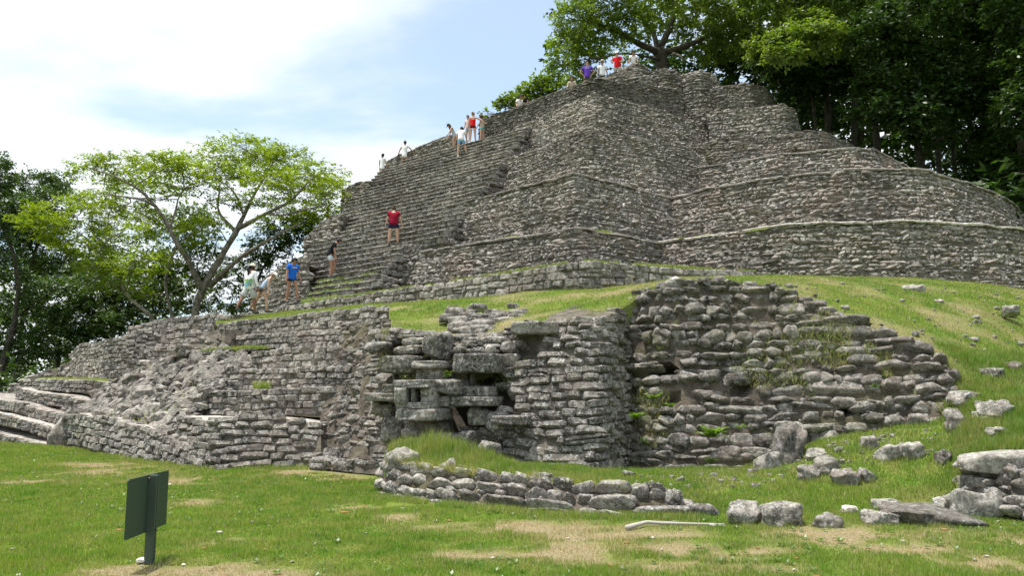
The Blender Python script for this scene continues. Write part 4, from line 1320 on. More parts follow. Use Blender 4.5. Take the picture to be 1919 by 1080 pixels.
# broad-leaved weeds among the grass
r = np.random.default_rng(71)
Pw, dw = grid_sample(GL, dry[i0:i1, j0:j1], 1300, r, weight=lambda c: np.where(c[..., 1] > 15.6 + np.clip(-(c[..., 0] + 3) * .80, -1.5, 14), .01, 1) * np.where((c[..., 0] > -1.8) & (c[..., 1] > 11.6), .02, 1))
Pw = Pw[vnoise(Pw[:, :2], .9, 72, 2) > .05]
Vw = []
for q in Pw:
    m = int(r.integers(4, 8)); a = r.uniform(0, 6.28) + np.arange(m) * 6.28 / m
    sz = r.uniform(.02, .05)
    for t in a:
        d = np.array([math.cos(t), math.sin(t), r.uniform(.25, .8)]); e = np.array([-math.sin(t), math.cos(t), 0])
        b = q + np.array([0, 0, .015])
        Vw += [b, b + d * sz * .6 + e * sz * .35, b + d * sz * 1.2, b + d * sz * .6 - e * sz * .35]
Vw = np.array(Vw)
link('lawn_weeds', mesh_np('lawn_weeds', Vw, np.arange(len(Vw)).reshape(-1, 4), M['leaf_mid'], {'tone': np.repeat(r.random(len(Vw) // 4), 4)}, smooth=False), kind='stuff')
# weeds on the rubble and broken walls
save_rub = globals().get('RUBBLE_GRID')
if save_rub is not None:
    RG = save_rub.reshape(-1, 3)
    k = r.integers(0, len(RG), 2200)
    Pq = RG[k] + r.normal(0, .05, (2200, 3)) * [1, 1, 0] + [0, 0, .05]
    Pq = Pq[vnoise(Pq, .8, 73, 2) > .22]
    V = blades(Pq, None, r.uniform(.06, .2, len(Pq)), np.full(len(Pq), .03), r, .9)
    link('rubble_weeds', mesh_np('rubble_weeds', V, np.arange(len(V)).reshape(-1, 3), M['grass'], {'tone': np.repeat(r.random(len(Pq)), 3), 'dry': np.repeat(r.random(len(Pq)) * .6, 3)}, smooth=False), kind='stuff')

# moss and grass tufts rooted between the stones of the lower walls
def wall_tufts(name, wl_, n, h, seed, thr, topbias=0.0):
    r = np.random.default_rng(seed)
    _, _, T_, B_q, O_ = wl_
    k = r.integers(0, len(T_) - 1, n)
    q = r.random(n)[:, None]
    v = r.random(n) ** (1 / (1 + topbias))
    Pq = (B_q[k] * (1 - q) + B_q[k + 1] * q) * (1 - v)[:, None] + (T_[k] * (1 - q) + T_[k + 1] * q) * v[:, None] + O_[k] * r.uniform(.0, .09, n)[:, None]
    Pq = Pq[vnoise(Pq, 1.5, seed, 3) > thr]
    m = len(Pq)
    V = blades(Pq, None, h * r.uniform(.4, 1.4, m), np.full(m, .012), r, 1.2)
    link(name, mesh_np(name, V, np.arange(len(V)).reshape(-1, 3), M['grass'], {'tone': np.repeat(r.random(m) * .6, 3), 'dry': np.repeat(np.clip(r.normal(.3, .3, m), 0, 1), 3)}, smooth=False), kind='stuff')
wall_tufts('wall_moss', CW, 26000, .07, 81, .16, .3)
wall_tufts('wall_moss', MW, 16000, .07, 82, .22, 1.5)

# long grass spilling over the front wall
r = np.random.default_rng(91)
Lw = resample(np.array(W([(738, 862, 13.3), (760, 866, 13.0), (800, 874, 12.75), (900, 888, 12.2), (1000, 897, 11.85), (1100, 909, 11.5), (1200, 917, 11.25), (1300, 938, 11.0)])), 400)
ow = outward(Lw)
k = r.integers(0, 400, 9000)
Pq = Lw[k] + ow[k] * r.uniform(-.25, .10, 9000)[:, None] + np.array([0, 0, -.02])
wgt = vnoise(Pq, 1.4, 92, 2) + np.interp(k, [0, 120, 260, 400], [.7, .35, .0, -.2])
Pq, ow2 = Pq[wgt > 0], ow[k][wgt > 0]
m = len(Pq)
V = blades(Pq, None, r.uniform(.06, .22, m), np.full(m, .010), r, .5).reshape(-1, 3, 3)
V[:, 2] += ow2 * r.uniform(.02, .16, m)[:, None] - np.array([0, 0, 1.0]) * r.uniform(0, .16, m)[:, None]
link('hanging_grass', mesh_np('hanging_grass', V.reshape(-1, 3), np.arange(3 * m).reshape(-1, 3), M['grass'], {'tone': np.repeat(r.random(m) * .7, 3), 'dry': np.repeat(np.clip(r.normal(.35, .35, m), 0, 1), 3)}, smooth=False), kind='stuff')

for k, pts in enumerate(([(1240, 455), (1400, 433), (1600, 418), (1830, 421), (1919, 430)], [(930, 452), (1083, 428.5), (1246, 457)])):
    zl = [atz(px, py - .5, 7.08) for px, py in pts]
    r = np.random.default_rng(95 + k)
    L = resample(np.array(zl), 300); o = outward(L)
    kk = r.integers(0, 300, 2600)
    Pq = L[kk] - o[kk] * r.random(2600)[:, None] * .25
    Pq = Pq[vnoise(Pq, .9, 96 + k, 3) > .18]
    V = blades(Pq, None, r.uniform(.04, .16, len(Pq)), np.full(len(Pq), .028), r, .9)
    link('ledge_grass', mesh_np('ledge_grass', V, np.arange(len(V)).reshape(-1, 3), M['grass'], {'tone': np.repeat(r.random(len(Pq)), 3), 'dry': np.repeat(r.random(len(Pq)) * .6, 3)}, smooth=False), kind='stuff')
# ------------------------------------------------------------------ loose boulders and stones
def ground_at(px, py):
    """where the line of sight of a surveyed stone meets the lawn or terrace sheets"""
    best = None
    for G in (Gt, Gm, Gb):
        gx, gy, gd = proj(G)
        q = (gx - px) ** 2 + (gy - py) ** 2
        for i in np.argsort(q.ravel())[:1]:
            if q.ravel()[i] < 60 and (best is None or gd.ravel()[i] < best[0]):
                best = (gd.ravel()[i], G.reshape(-1, 3)[i])
    if best is not None:
        return best[1]
    return atz(px, py, 0.0)

TUFT = []
def boulder(label, x0, y0, x1, y1, mat='boulder', seed=0, depth=.8, d=None, rot=0.0, tilt=0.0, name='boulder', group='boulders lying on the grass', pw=4.6, rgh=.25):
    px, yb = (x0 + x1) / 2, y1
    g_ = ground_at(px, yb) if d is None else at(px, yb, d)
    dist = g_[1]
    wdt = (x1 - x0) / FPX * dist * 1.02
    hgt = (y1 - y0) / FPX * dist * 1.08
    dep = max(wdt * depth, hgt * .9)
    t = thing(name, label, 'boulder' if name == 'boulder' else 'stone slab', g_ + np.array([0, dep * .4, 0]), group)
    V, F = big_rock(2000 + seed, 11, pw, rgh, 1.9, 6)
    m = np.array(Matrix.Rotation(rot, 3, 'Z') @ Matrix.Rotation(tilt, 3, 'Y'))
    V = (V * np.array([wdt, dep, hgt * 1.22])) @ m.T + np.array([0, 0, hgt * .33])
    link('rock', mesh_np('rock', V, F, M[mat]), t)
    for _ in range(int(60 + 260 * wdt)):
        a = rng.uniform(0, 6.28)
        TUFT.append(g_ + np.array([math.cos(a) * wdt * .52, dep * .4 + math.sin(a) * dep * .52, 0]) * 1.0 + rng.normal(0, .02, 3) * [1, 1, 0])
BL = [
    ('dark upright slab leaning at the right end of the lowest broad step', 88, 768, 136, 838, 'lower', 24.0, 0, .12),
    ('pale rounded boulder, left one of the pair beside the fallen stick', 1374, 946, 1428, 984, 'boulder', None, 0, 0),
    ('white-streaked angular boulder, right one of the pair beside the fallen stick', 1434, 946, 1508, 988, 'boulder', None, 0, 0),
    ('low flat pale boulder sunk in dry grass right of the boulder pair', 1532, 968, 1580, 992, 'boulder', None, 0, 0),
    ('small white stone alone in green grass above the boulder line', 1585, 949, 1613, 965, 'whitestone', None, 0, 0),
    ('flat grey boulder left of the long brown log-like stone', 1627, 961, 1686, 986, 'boulder', None, 0, 0),
    ('long brown stone half buried in the lawn edge', 1690, 958, 1850, 988, 'lowbrown', None, 0, .03),
    ('smooth loaf-shaped grey boulder at the right end of the lawn edge', 1796, 937, 1884, 982, 'boulder', None, 0, .1),
    ('small squarish boulder perched behind the long brown stone', 1756, 936, 1786, 957, 'boulder', None, 0, 0),
    ('flat grey rock just showing in the grass behind the lawn edge', 1645, 938, 1692, 955, 'boulder', None, 0, 0),
    ('tall dark pitted boulder standing at the foot of the coursed wall', 1455, 808, 1510, 886, 'lowbrown', 13.2, 0, .25),
    ('small squat boulder left of the tall pitted boulder', 1422, 850, 1466, 892, 'boulder', 13.1, 0, 0),
    ('pale flat boulder right of the tall pitted boulder', 1508, 842, 1550, 860, 'boulder', None, 0, 0),
    ('brown angular boulder on the terrace grass', 1530, 858, 1576, 888, 'lowbrown', None, .3, .1),
    ('grey boulder resting against the brown angular one', 1500, 876, 1544, 902, 'boulder', None, 0, 0),
    ('broad grey rock flat in the terrace grass', 1562, 882, 1612, 910, 'lower', None, 0, 0),
    ('thin pale slab tilted up out of the terrace grass', 1616, 886, 1652, 906, 'boulder', None, 0, .45),
    ('rounded boulder under the loose wall, left of a matching one', 1648, 834, 1690, 862, 'boulder', None, 0, 0),
    ('rounded boulder under the loose wall, nearest the steep bank', 1692, 834, 1732, 862, 'boulder', None, 0, 0),
    ('small rough boulder under the gap in the loose wall', 1612, 820, 1644, 844, 'boulder', None, 0, 0),
    ('dark block standing where the steep bank meets the terrace', 1762, 848, 1790, 872, 'lower', None, 0, 0),
    ('big pale rock alone on the upper grass slope', 1694, 534, 1738, 554, 'boulder', 20.6, 0, 0),
    ('grey rock at the right edge of the upper grass slope', 1882, 572, 1912, 590, 'boulder', 19.0, 0, 0),
    ('white rounded stone at the top of the grass, below the plinth end', 1252, 518, 1276, 532, 'whitestone', 17.2, 0, 0),
    ('brown stone poking from the bank edge at the far right', 1896, 680, 1919, 698, 'lowbrown', None, 0, 0),
    ('dark flat stone on the crest of the bank', 1848, 690, 1888, 712, 'lower', None, 0, 0),
    ('tilted flat stone in the middle of the bank', 1790, 730, 1840, 756, 'boulder', None, 0, .15),
    ('broad pyramid-shaped grey rock on the bank', 1846, 752, 1912, 788, 'lower', None, 0, 0),
    ('narrow pale rock under the pyramid-shaped one', 1838, 776, 1888, 792, 'boulder', None, 0, .12),
    ('half hidden stone in long grass on the bank', 1862, 802, 1900, 818, 'boulder', None, 0, .1),
    ('stone beside the tumbled end of the loose wall', 1784, 770, 1816, 806, 'lower', None, 0, 0),
    ('broad flat stone lying on the grass above the mask', 872, 569, 912, 585, 'lower', 18.7, 0, -.06),
    ('smaller flat stone left of the broad one above the mask', 838, 573, 864, 589, 'lower', 18.9, 0, 0),
    ('narrow grey stone right of the broad one above the mask', 950, 568, 974, 582, 'lower', 18.6, 0, 0),
    ('grey lump on the terrace grass near the front wall', 1166, 884, 1188, 898, 'boulder', None, 0, 0),
    ('round grey cap boulder standing proud on the front wall', 990, 889, 1040, 920, 'boulder', 11.85, 0, 0),
    ('big rough corner boulder at the left end of the front wall', 722, 850, 782, 892, 'boulder', 13.0, 0, 0),
    ('slab on top of the front wall, under the tallest grass', 768, 876, 826, 898, 'boulder', 12.75, 0, .08),
    ('tilted grey stone on the front wall beside the slab', 826, 866, 860, 896, 'boulder', 12.55, 0, -.4),
    ('pale stone near the right end of the front wall', 1184, 910, 1218, 930, 'boulder', 11.3, 0, 0),
    ('striped stone on the right end of the front wall', 1220, 916, 1266, 940, 'boulder', 11.15, 0, .05),
    ('white wedge of stone at the very end of the front wall', 1268, 938, 1300, 954, 'whitestone', 10.95, 0, .12),
]
for i, (lab, x0, y0, x1, y1, mat, d, rot, tilt) in enumerate(BL):
    boulder(lab, x0, y0, x1, y1, mat, i, d=d, rot=rot, tilt=tilt)
TUFT = np.array(TUFT)
r_ = np.random.default_rng(19)
V = blades(TUFT - np.array([0, 0, .02]), None, r_.uniform(.04, .13, len(TUFT)), np.maximum(.009, TUFT[:, 1] * .0008), r_, .6)
link('boulder_grass', mesh_np('boulder_grass', V, np.arange(len(V)).reshape(-1, 3), M['grass'], {'tone': np.repeat(r_.random(len(TUFT)), 3), 'dry': np.repeat(np.clip(r_.normal(.15, .25, len(TUFT)), 0, 1), 3)}, smooth=False), kind='stuff')
# rock outcrop above the mask
oc = thing('rock_outcrop', 'cluster of dark rocks breaking through the grass above the mask brow', 'rock outcrop', at(910, 620, 17.4))
ob = at(910, 620, 17.4)
r_ = np.random.default_rng(17)
for k in range(46):
    px, py = r_.uniform(838, 1000), r_.uniform(586, 626)
    if (px - 918) ** 2 / 90 ** 2 + (py - 606) ** 2 / 26 ** 2 > 1:
        continue
    d = 18.3 - (py - 584) / 42 * 1.5
    s = r_.uniform(.14, .42)
    V, F = big_rock(3000 + k, 5, 4, .22)
    c = at(px, py, d) - ob
    link('rock', mesh_np('rock', V * np.array([s * 1.4, s, s * .7]) + c, F, M['lower']), oc)
# rocky foot of the bank at the right edge
V, F = big_rock(4001, 12, 5, .10, 1.2)
sl = thing('stone_slab', 'long pale rounded slab lying across the bank at the right edge', 'stone slab', at(1890, 884, 10.6))
wl_ = at(1826, 880, 11.1); wr_ = at(1990, 905, 10.6)
link('slab', mesh_np('slab', (V * np.array([1.32, .55, .30])) @ np.array(Matrix.Rotation(-.10, 3, 'Y') @ Matrix.Rotation(-.12, 3, 'Z')).T + np.array([.15, .2, .10]), F, M['boulder']), sl)
wall('bank_rock_face', 'dark tilted rock face under the long slab at the right edge', 'rock face',
     W([(1800, 880, 11.3), (1850, 886, 10.8), (1900, 890, 10.5), (1990, 896, 10.2)]), W([(1798, 915, 11.1), (1850, 948, 10.55), (1900, 966, 10.2), (1990, 980, 9.95)]),
     stone=(.42, .13), mat='lower', kind='B', cap=.5, seed=131, proud=.08, ja=.12, rough=1.3, minpx=10, chink=1.2, skip=0)

# white chips, twigs and fallen leaves scattered over the lawn
def scatter(name, mat, n, size, seed, flat=.4, zone=None):
    r = np.random.default_rng(seed)
    d = r.uniform(7.2, 20, n * 3) ** 1.0
    x = r.uniform(-.68, .68, n * 3) * d
    Pz = np.stack([x, d, lawn_z(x, d) + .012], 1)
    px, py, _ = proj(Pz)
    ok = (py > 880) | (px < 700)
    Pz = Pz[ok][:n]
    V0, F0 = rounded_box(seed, .12, .2)
    recs = []
    for p in Pz:
        s = size * float(np.clip(r.lognormal(-.35, .5), .3, 1.9))
        a = r.uniform(0, 6.28)
        X = np.array([math.cos(a), math.sin(a), 0]) * s
        N = np.array([-math.sin(a), math.cos(a), 0]) * s * r.uniform(.5, 1)
        recs.append((int(r.integers(len(TPL))), np.array([X, N, np.array([0, 0, s * flat]), p])))
    V, F, tone = join_stones('T', recs, np.zeros(3))
    link(name, mesh_np(name, V, F, M[mat], {'tone': tone}), kind='stuff')
M['deadleaf'] = plain('dead_leaf', (.26, .13, .05), .9, var=.5, scale=3)
M['twig'] = plain('grey_twig', (.38, .35, .31), .9, var=.3, scale=30)
scatter('stone_litter', 'whitestone', 260, .042, 5)
scatter('leaf_litter', 'deadleaf', 130, .06, 6, .15)
# rubble at the foot of the walls (gravel)
r_ = np.random.default_rng(23)
recs = []
for k in range(300):
    px = r_.uniform(1180, 1760); py = r_.uniform(0, 1) ** 1.4
    yb = np.interp(px, [1180, 1420, 1530, 1760], [884, 884, 824, 806])
    yy = yb + py * np.interp(px, [1180, 1420, 1530, 1760], [50, 45, 50, 60])
    g_ = ground_at(px, yy)
    s = float(np.clip(r_.lognormal(-3.0, .55), .02, .2))
    a = r_.uniform(0, 6.28)
    X = np.array([math.cos(a), math.sin(a), r_.normal(0, .2)]) * s
    recs.append((int(r_.integers(len(RUB))), np.array([X, np.array([-math.sin(a), math.cos(a), 0]) * s * .8, np.array([0, 0, s * .6]), g_ + np.array([0, 0, s * .1])])))
V, F, tone = join_stones('R', recs, np.zeros(3))
link('fallen_gravel', mesh_np('fallen_gravel', V, F, M['lower'], {'tone': tone}), kind='stuff')
# chips on the upper slope
recs = []
for k in range(240):
    px = r_.uniform(1440, 1919); py = r_.uniform(532, 690)
    gx, gy, gd = proj(Gm)
    q = (gx - px) ** 2 + (gy - py) ** 2
    i = int(np.argmin(q))
    if q.ravel()[i] > 80:
        continue
    s = float(np.clip(r_.lognormal(-2.9, .6), .03, .22))
    a = r_.uniform(0, 6.28)
    recs.append((int(r_.integers(len(RUB))), np.array([np.array([math.cos(a), math.sin(a), 0]) * s, np.array([-math.sin(a), math.cos(a), 0]) * s * .7, np.array([0, 0, s * .5]), Gm.reshape(-1, 3)[i] + np.array([0, 0, .03])])))
V, F, tone = join_stones('R', recs, np.zeros(3))
link('slope_gravel', mesh_np('slope_gravel', V, F, M['boulder'], {'tone': tone}), kind='stuff')

# ------------------------------------------------------------------ tubes
def tube(pts, rad, ns=8, seed=0, wob=0.0):
    pts, rad = np.asarray(pts, float), np.asarray(rad, float)
    t = np.gradient(pts, axis=0)
    t /= np.linalg.norm(t, axis=1)[:, None] + 1e-9
    ref = np.array([0.31, .2, .93]) if abs(t[0, 2]) < .85 else np.array([1, .1, 0])
    a = np.cross(t, ref); a /= np.linalg.norm(a, axis=1)[:, None] + 1e-9
    b = np.cross(t, a)
    th = np.linspace(0, 2 * np.pi, ns, endpoint=False)
    ring = a[:, None] * np.cos(th)[None, :, None] + b[:, None] * np.sin(th)[None, :, None]
    rr = rad[:, None] * np.ones(ns)[None]
    if wob:
        rr = rr * (1 + wob * vnoise(pts[:, None] + ring * rad[:, None, None], 3.0, seed, 2))
    V = pts[:, None] + ring * rr[..., None]
    n = len(pts)
    i = np.arange(n * ns).reshape(n, ns)
    F = np.stack([i[:-1], np.roll(i, -1, 1)[:-1], np.roll(i, -1, 1)[1:], i[1:]], -1).reshape(-1, 4)
    V = V.reshape(-1, 3)
    V = np.concatenate([V, pts[:1], pts[-1:]])
    c0, c1 = n * ns, n * ns + 1
    E = [[c0, i[0, (k + 1) % ns], i[0, k]] for k in range(ns)] + [[c1, i[-1, k], i[-1, (k + 1) % ns]] for k in range(ns)]
    return V, [F, np.array(E)]

def merge(parts):
    Vs, by, off = [], {}, 0
    for V, Fl in parts:
        Vs.append(V)
        for f in Fl:
            if len(f):
                by.setdefault(f.shape[1], []).append(f + off)
        off += len(V)
    return np.concatenate(Vs), [np.concatenate(v) for v in by.values()]

# fallen stick on the lawn
sk = [at(1174, 996, 9.75), at(1195, 990, 9.85), at(1212, 985, 9.95), at(1240, 987, 9.95), at(1280, 988, 9.95), at(1322, 989, 9.95), at(1358, 990, 9.98)]
sb = sk[3].copy()
t = thing('fallen_branch', 'thin bleached bent stick lying on the lawn in front of the boulder wall', 'stick', sb)
V, F = tube(resample(np.array(sk) + np.array([0, 0, .035]), 26) - sb, np.linspace(.034, .012, 26), 7, 3, .3)
link('stick', mesh_np('stick', V, F, M['twig']), t)
V, F = tube(np.array([at(1328, 989, 9.95), at(1345, 992, 9.9), at(1360, 992, 9.85)]) + np.array([0, 0, .03]) - sb, [.014, .011, .006], 6)
link('side_twig', mesh_np('side_twig', V, F, M['twig']), t)

# ------------------------------------------------------------------ back of the information sign
M['signgreen'] = plain('dark_green_sign_paint', (.040, .066, .044), .55, 0, .35, .10, 6)
M['postgreen'] = plain('dark_green_post_paint', (.050, .072, .056), .5, 0, .4, .12, 9)
M['bolt'] = plain('rusty_bolt', (.22, .15, .11), .5, .6, .4)
M['concrete'] = plain('white_concrete', (.62, .60, .55), .95, var=.15, scale=25)
sd = 7.85
sbase = atz(279, 1056, 0.0)
sd = sbase[1]
sign = thing('information_sign', 'dark green sign panel on one square post, seen from the back', 'sign', sbase)
pl = at(238, 957, 7.45); pr = at(314, 933, 8.35)
def prism(poly, n0, n1):
    """polygon extruded between two offsets"""
    k = len(poly)
    V = np.concatenate([poly + n0, poly + n1])
    F4 = np.array([[i, (i + 1) % k, k + (i + 1) % k, k + i] for i in range(k)])
    return V, [F4, np.array([list(range(k))[::-1]]), np.array([list(range(k, 2 * k))])]
ex = (pr - pl); ex[2] = 0
pw_ = np.linalg.norm(ex) ; ex /= pw_
ny = np.array([ex[1], -ex[0], 0])                    # towards the camera side
zt, zb_ = .805, .268
cx_ = (pl + pr) / 2
rad_ = .016
cor = []
for (sx, sz, a0) in ((1, 1, 0), (-1, 1, 90), (-1, -1, 180), (1, -1, 270)):
    for a in (0, 30, 60, 90):
        q = R(a0 + a)
        cor.append(cx_ + ex * (sx * (pw_ / 2 - rad_) + rad_ * math.cos(q)) + np.array([0, 0, 1]) * (((zt + zb_) / 2 - cx_[2]) + sz * ((zt - zb_) / 2 - rad_) + rad_ * math.sin(q)))
cor = np.array(cor) - sbase
V, F = prism(cor, ny * .0, -ny * .012)
link('panel', mesh_np('panel', V, F, M['signgreen'], smooth=False), sign)
pc = at(279.5, 1056, sd); pc[2] = 0
def boxm(c, ax, hx, ay, hy, z0, z1):
    V = []
    for z in (z0, z1):
        for sx, sy in ((-1, -1), (1, -1), (1, 1), (-1, 1)):
            V.append(c + ax * hx * sx + ay * hy * sy + np.array([0, 0, z]))
    return np.array(V), [np.array([[0, 1, 2, 3][::-1], [4, 5, 6, 7], [0, 1, 5, 4], [1, 2, 6, 5], [2, 3, 7, 6], [3, 0, 4, 7]])]
cpost = cx_ * np.array([1, 1, 0]) + ny * .038 - sbase * np.array([1, 1, 0])
parts = [boxm(cpost, ex, .035, ny, .036, -.3, zt - .005),
         boxm(cpost + ny * .0385 + ex * .022, ex, .012, ny, .0025, -.3, zt - .008), boxm(cpost + ny * .0385 - ex * .022, ex, .012, ny, .0025, -.3, zt - .008)]
V, F = merge(parts)
link('post', mesh_np('post', V, F, M['postgreen'], smooth=False), sign)
for (dx, z) in ((-.045, zt - .03), (.045, zt - .03), (.012, zb_ + .015)):
    c = cpost + ex * dx + ny * (-.03 if abs(dx) > .03 else .045) + np.array([0, 0, z])
    V, F = tube(np.array([c, c + ny * .012]), [.010, .008], 8)
    link('bolt', mesh_np('bolt', V, F, M['bolt']), sign)
V, F = big_rock(900, 7, 3.0, .22)
link('concrete_footing', mesh_np('concrete_footing', V * np.array([.15, .12, .05]) + cpost + np.array([-.06, .03, .005]), F, M['concrete']), sign)
# ------------------------------------------------------------------ trees
def leaf_quads(P, D, Nn, ln, wd):
    """rhombic leaves: base point P, long axis D, normal Nn"""
    S = np.cross(D, Nn)
    S /= np.linalg.norm(S, axis=1)[:, None] + 1e-9
    ln, wd = ln[:, None], wd[:, None]
    v0 = P
    v1 = P + D * ln * .45 + S * wd * .5
    v2 = P + D * ln
    v3 = P + D * ln * .45 - S * wd * .5
    V = np.stack([v0, v1, v2, v3], 1).reshape(-1, 3)
    return V

def unit(v):
    return v / (np.linalg.norm(v, axis=-1, keepdims=True) + 1e-9)

def crown_leaves(clumps, r, ln=.24, wd=.11, spray=10, spray_len=.55, flat=.5, shell=.5, droop=.25, dens=1.9):
    """clumps: (centre, radii(3), n leaves). Leaves sit on short twigs that grow outwards."""
    Vs, tones = [], []
    for c, rad, n in clumps:
        ns = max(3, int(n * dens / spray))
        d = unit(r.normal(0, 1, (ns, 3)))
        q = r.random(ns) ** (1 / 3)
        q = shell + (1 - shell) * q
        q = q * r.uniform(.75, 1.12, ns)
        org = c + d * q[:, None] * rad
        # leave gaps: drop twigs where a noise field is low
        k = vnoise(org, 1.1 / max(.5, spray_len), 77, 2) > -.22
        org, d = org[k], d[k]
        ns = len(org)
        if ns == 0:
            continue
        tw = unit(d * np.array([1, 1, .5]) + r.normal(0, .6, (ns, 3)) + np.array([0, 0, -droop]))
        tw[:, 2] *= (1 - flat)
        tw = unit(tw)
        tt = r.random((ns, spray))
        P = org[:, None] + tw[:, None] * (tt * spray_len)[..., None] + r.normal(0, .03, (ns, spray, 3))
        sd = unit(np.cross(tw, np.array([0, 0, 1.0]) + r.normal(0, .2, (ns, 3))))
        sg = np.where(r.random((ns, spray)) < .5, 1, -1)
        D = unit(tw[:, None] * .6 + sd[:, None] * sg[..., None] + r.normal(0, .35, (ns, spray, 3)) + np.array([0, 0, -droop]))
        Nn = unit(np.array([0, 0, 1.0]) + r.normal(0, .55, (ns, spray, 3)))
        m = ns * spray
        V = leaf_quads(P.reshape(-1, 3), D.reshape(-1, 3), Nn.reshape(-1, 3), ln * r.uniform(.6, 1.3, m), wd * r.uniform(.6, 1.3, m))
        Vs.append(V)
        tn = np.clip(np.repeat(r.normal(.5, .22, ns), spray) + r.normal(0, .12, m), 0, 1)
        tones.append(np.repeat(tn, 4))
    V = np.concatenate(Vs)
    return V, np.arange(len(V)).reshape(-1, 4), np.concatenate(tones)

def tree(name, label, cat, stems, clumps, leafm, barkm, seed, ground=0.0, group=None, lk=None, thick=.85, twigs=True, depth_ratio=1.0, extra=None):
    """stems: lists of (px,py,d) with radii; clumps: (px,py,d,rx,ry,n) as surveyed"""
    r = np.random.default_rng(seed)
    st = []
    for pts, r0, r1 in stems:
        p = np.array(W(pts))
        st.append((p, r0, r1))
    if st:
        base = st[0][0][0].copy()
    else:
        base = at(*clumps[0][:3])
    base[2] = ground
    root = thing(name, label, cat, base, group)
    limb_pts = []
    for i, (p, r0, r1) in enumerate(st):
        if i == 0 and p[0][2] > ground + .1:
            p = np.concatenate([[p[0] + np.array([0, 0, ground - .2 - p[0][2]])], p])
        n = max(8, int(np.linalg.norm(np.diff(p, axis=0), axis=1).sum() / .5))
        q = resample(p, n)
        q[1:-1] = q[1:-1] * .5 + (q[:-2] + q[2:]) * .25
        q[1:-1] += vnoise(q[1:-1], .7, seed + i, 2)[:, None] * np.array([1, 1, .4]) * .12
        rad = np.linspace(r0, r1, n) * thick
        if i == 0:
            rad = rad * (1 + .5 * np.exp(-np.linspace(0, 8, n)))
        V, F = tube(q - base, rad, 9, seed + i, .25)
        link('trunk' if i == 0 else 'limb', mesh_np('limb', V, F, barkm), root)
        limb_pts.append(q)
    cl = []
    for (px, py, d, rx, ry, n) in clumps:
        c = at(px, py, d)
        s = d / FPX
        cl.append((c, np.array([rx * s, (rx * .5 + ry * .5) * s * depth_ratio, ry * s]), n))
    if twigs and limb_pts:
        L = np.concatenate(limb_pts)
        parts = []
        for c, rad, n in cl:
            low = L[L[:, 2] < c[2] + rad[2]]
            if len(low) == 0:
                low = L
            dd = np.linalg.norm(low - c, axis=1)
            a = low[np.argmin(dd + 0.3 * np.abs(low[:, 2] - c[2] + 1.0))]
            if np.linalg.norm(a - c) > 7:
                continue
            m1 = (a + c) / 2 + np.array([r.normal(0, .25), r.normal(0, .25), -.1 + .18 * np.linalg.norm(c - a) * .5])
            q = resample(np.array([a, m1, c]), 7)
            parts.append(tube(q - base, np.linspace(.045, .018, 7) * thick, 5))
            for _ in range(5):
                e = c + r.normal(0, .55, 3) * rad
                q2 = resample(np.array([q[4], (q[4] + e) / 2 + r.normal(0, .08, 3), e]), 5)
                parts.append(tube(q2 - base, np.linspace(.022, .008, 5) * thick, 4))
        if parts:
            V, F = merge(parts)
            link('branchwork', mesh_np('branchwork', V, F, barkm), root)
    kw = dict(lk or {})
    V, F, tone = crown_leaves(cl, r, **kw)
    link('crown', mesh_np('crown', V - base, F, leafm, {'tone': tone}, smooth=False), root)
    return root, base

LK_AC = dict(ln=.20, wd=.075, spray=16, spray_len=.75, flat=.75, shell=.0, droop=.12, dens=3.6)
LK_D = dict(ln=.21, wd=.10, spray=12, dens=3.2, spray_len=.5, flat=.35, shell=.35, droop=.3)
LK_J = dict(ln=.24, wd=.12, spray=14, dens=3.4, spray_len=.7, flat=.55, shell=.25, droop=.3)

D0 = 46
ac_stems = [
    ([(366, 592, D0), (372, 560, D0), (392, 520, D0), (418, 476, D0), (440, 440, D0), (446, 428, D0)], .34, .18),
    ([(446, 428, D0), (463, 420, D0 - .5), (492, 402, D0 - 1), (521, 391, D0 - 1.5), (552, 371, D0 - 2), (583, 336, D0 - 2.5)], .17, .05),
    ([(442, 436, D0), (463, 394, D0 + .5), (482, 356, D0 + 1), (500, 325, D0 + 1.2), (517, 297, D0 + 1.5)], .16, .045),
    ([(443, 440, D0), (428, 420, D0 + .6), (408, 402, D0 + 1), (407, 372, D0 + 1.6), (412, 348, D0 + 2)], .14, .05),
    ([(458, 404, D0), (448, 375, D0 + 1.5), (430, 350, D0 + 2), (400, 330, D0 + 2.5)], .10, .04),
    ([(380, 548, D0), (352, 490, D0 - 1), (322, 436, D0 - 1.5), (290, 386, D0 - 2), (257, 352, D0 - 2.5), (215, 330, D0 - 3)], .22, .05),
    ([(318, 430, D0 - 1.5), (330, 390, D0 - 1), (345, 355, D0)], .09, .035),
    ([(290, 386, D0 - 2), (270, 375, D0 - 3), (225, 368, D0 - 3.5), (190, 362, D0 - 4)], .08, .03),
    ([(394, 536, D0), (430, 500, D0 - 1), (461, 474, D0 - 1.5), (506, 449, D0 - 2), (564, 418, D0 - 2.5)], .2, .05),
    ([(497, 400, D0 - 1), (530, 405, D0 - 2), (570, 392, D0 - 2.5), (610, 385, D0 - 3)], .09, .03),
]
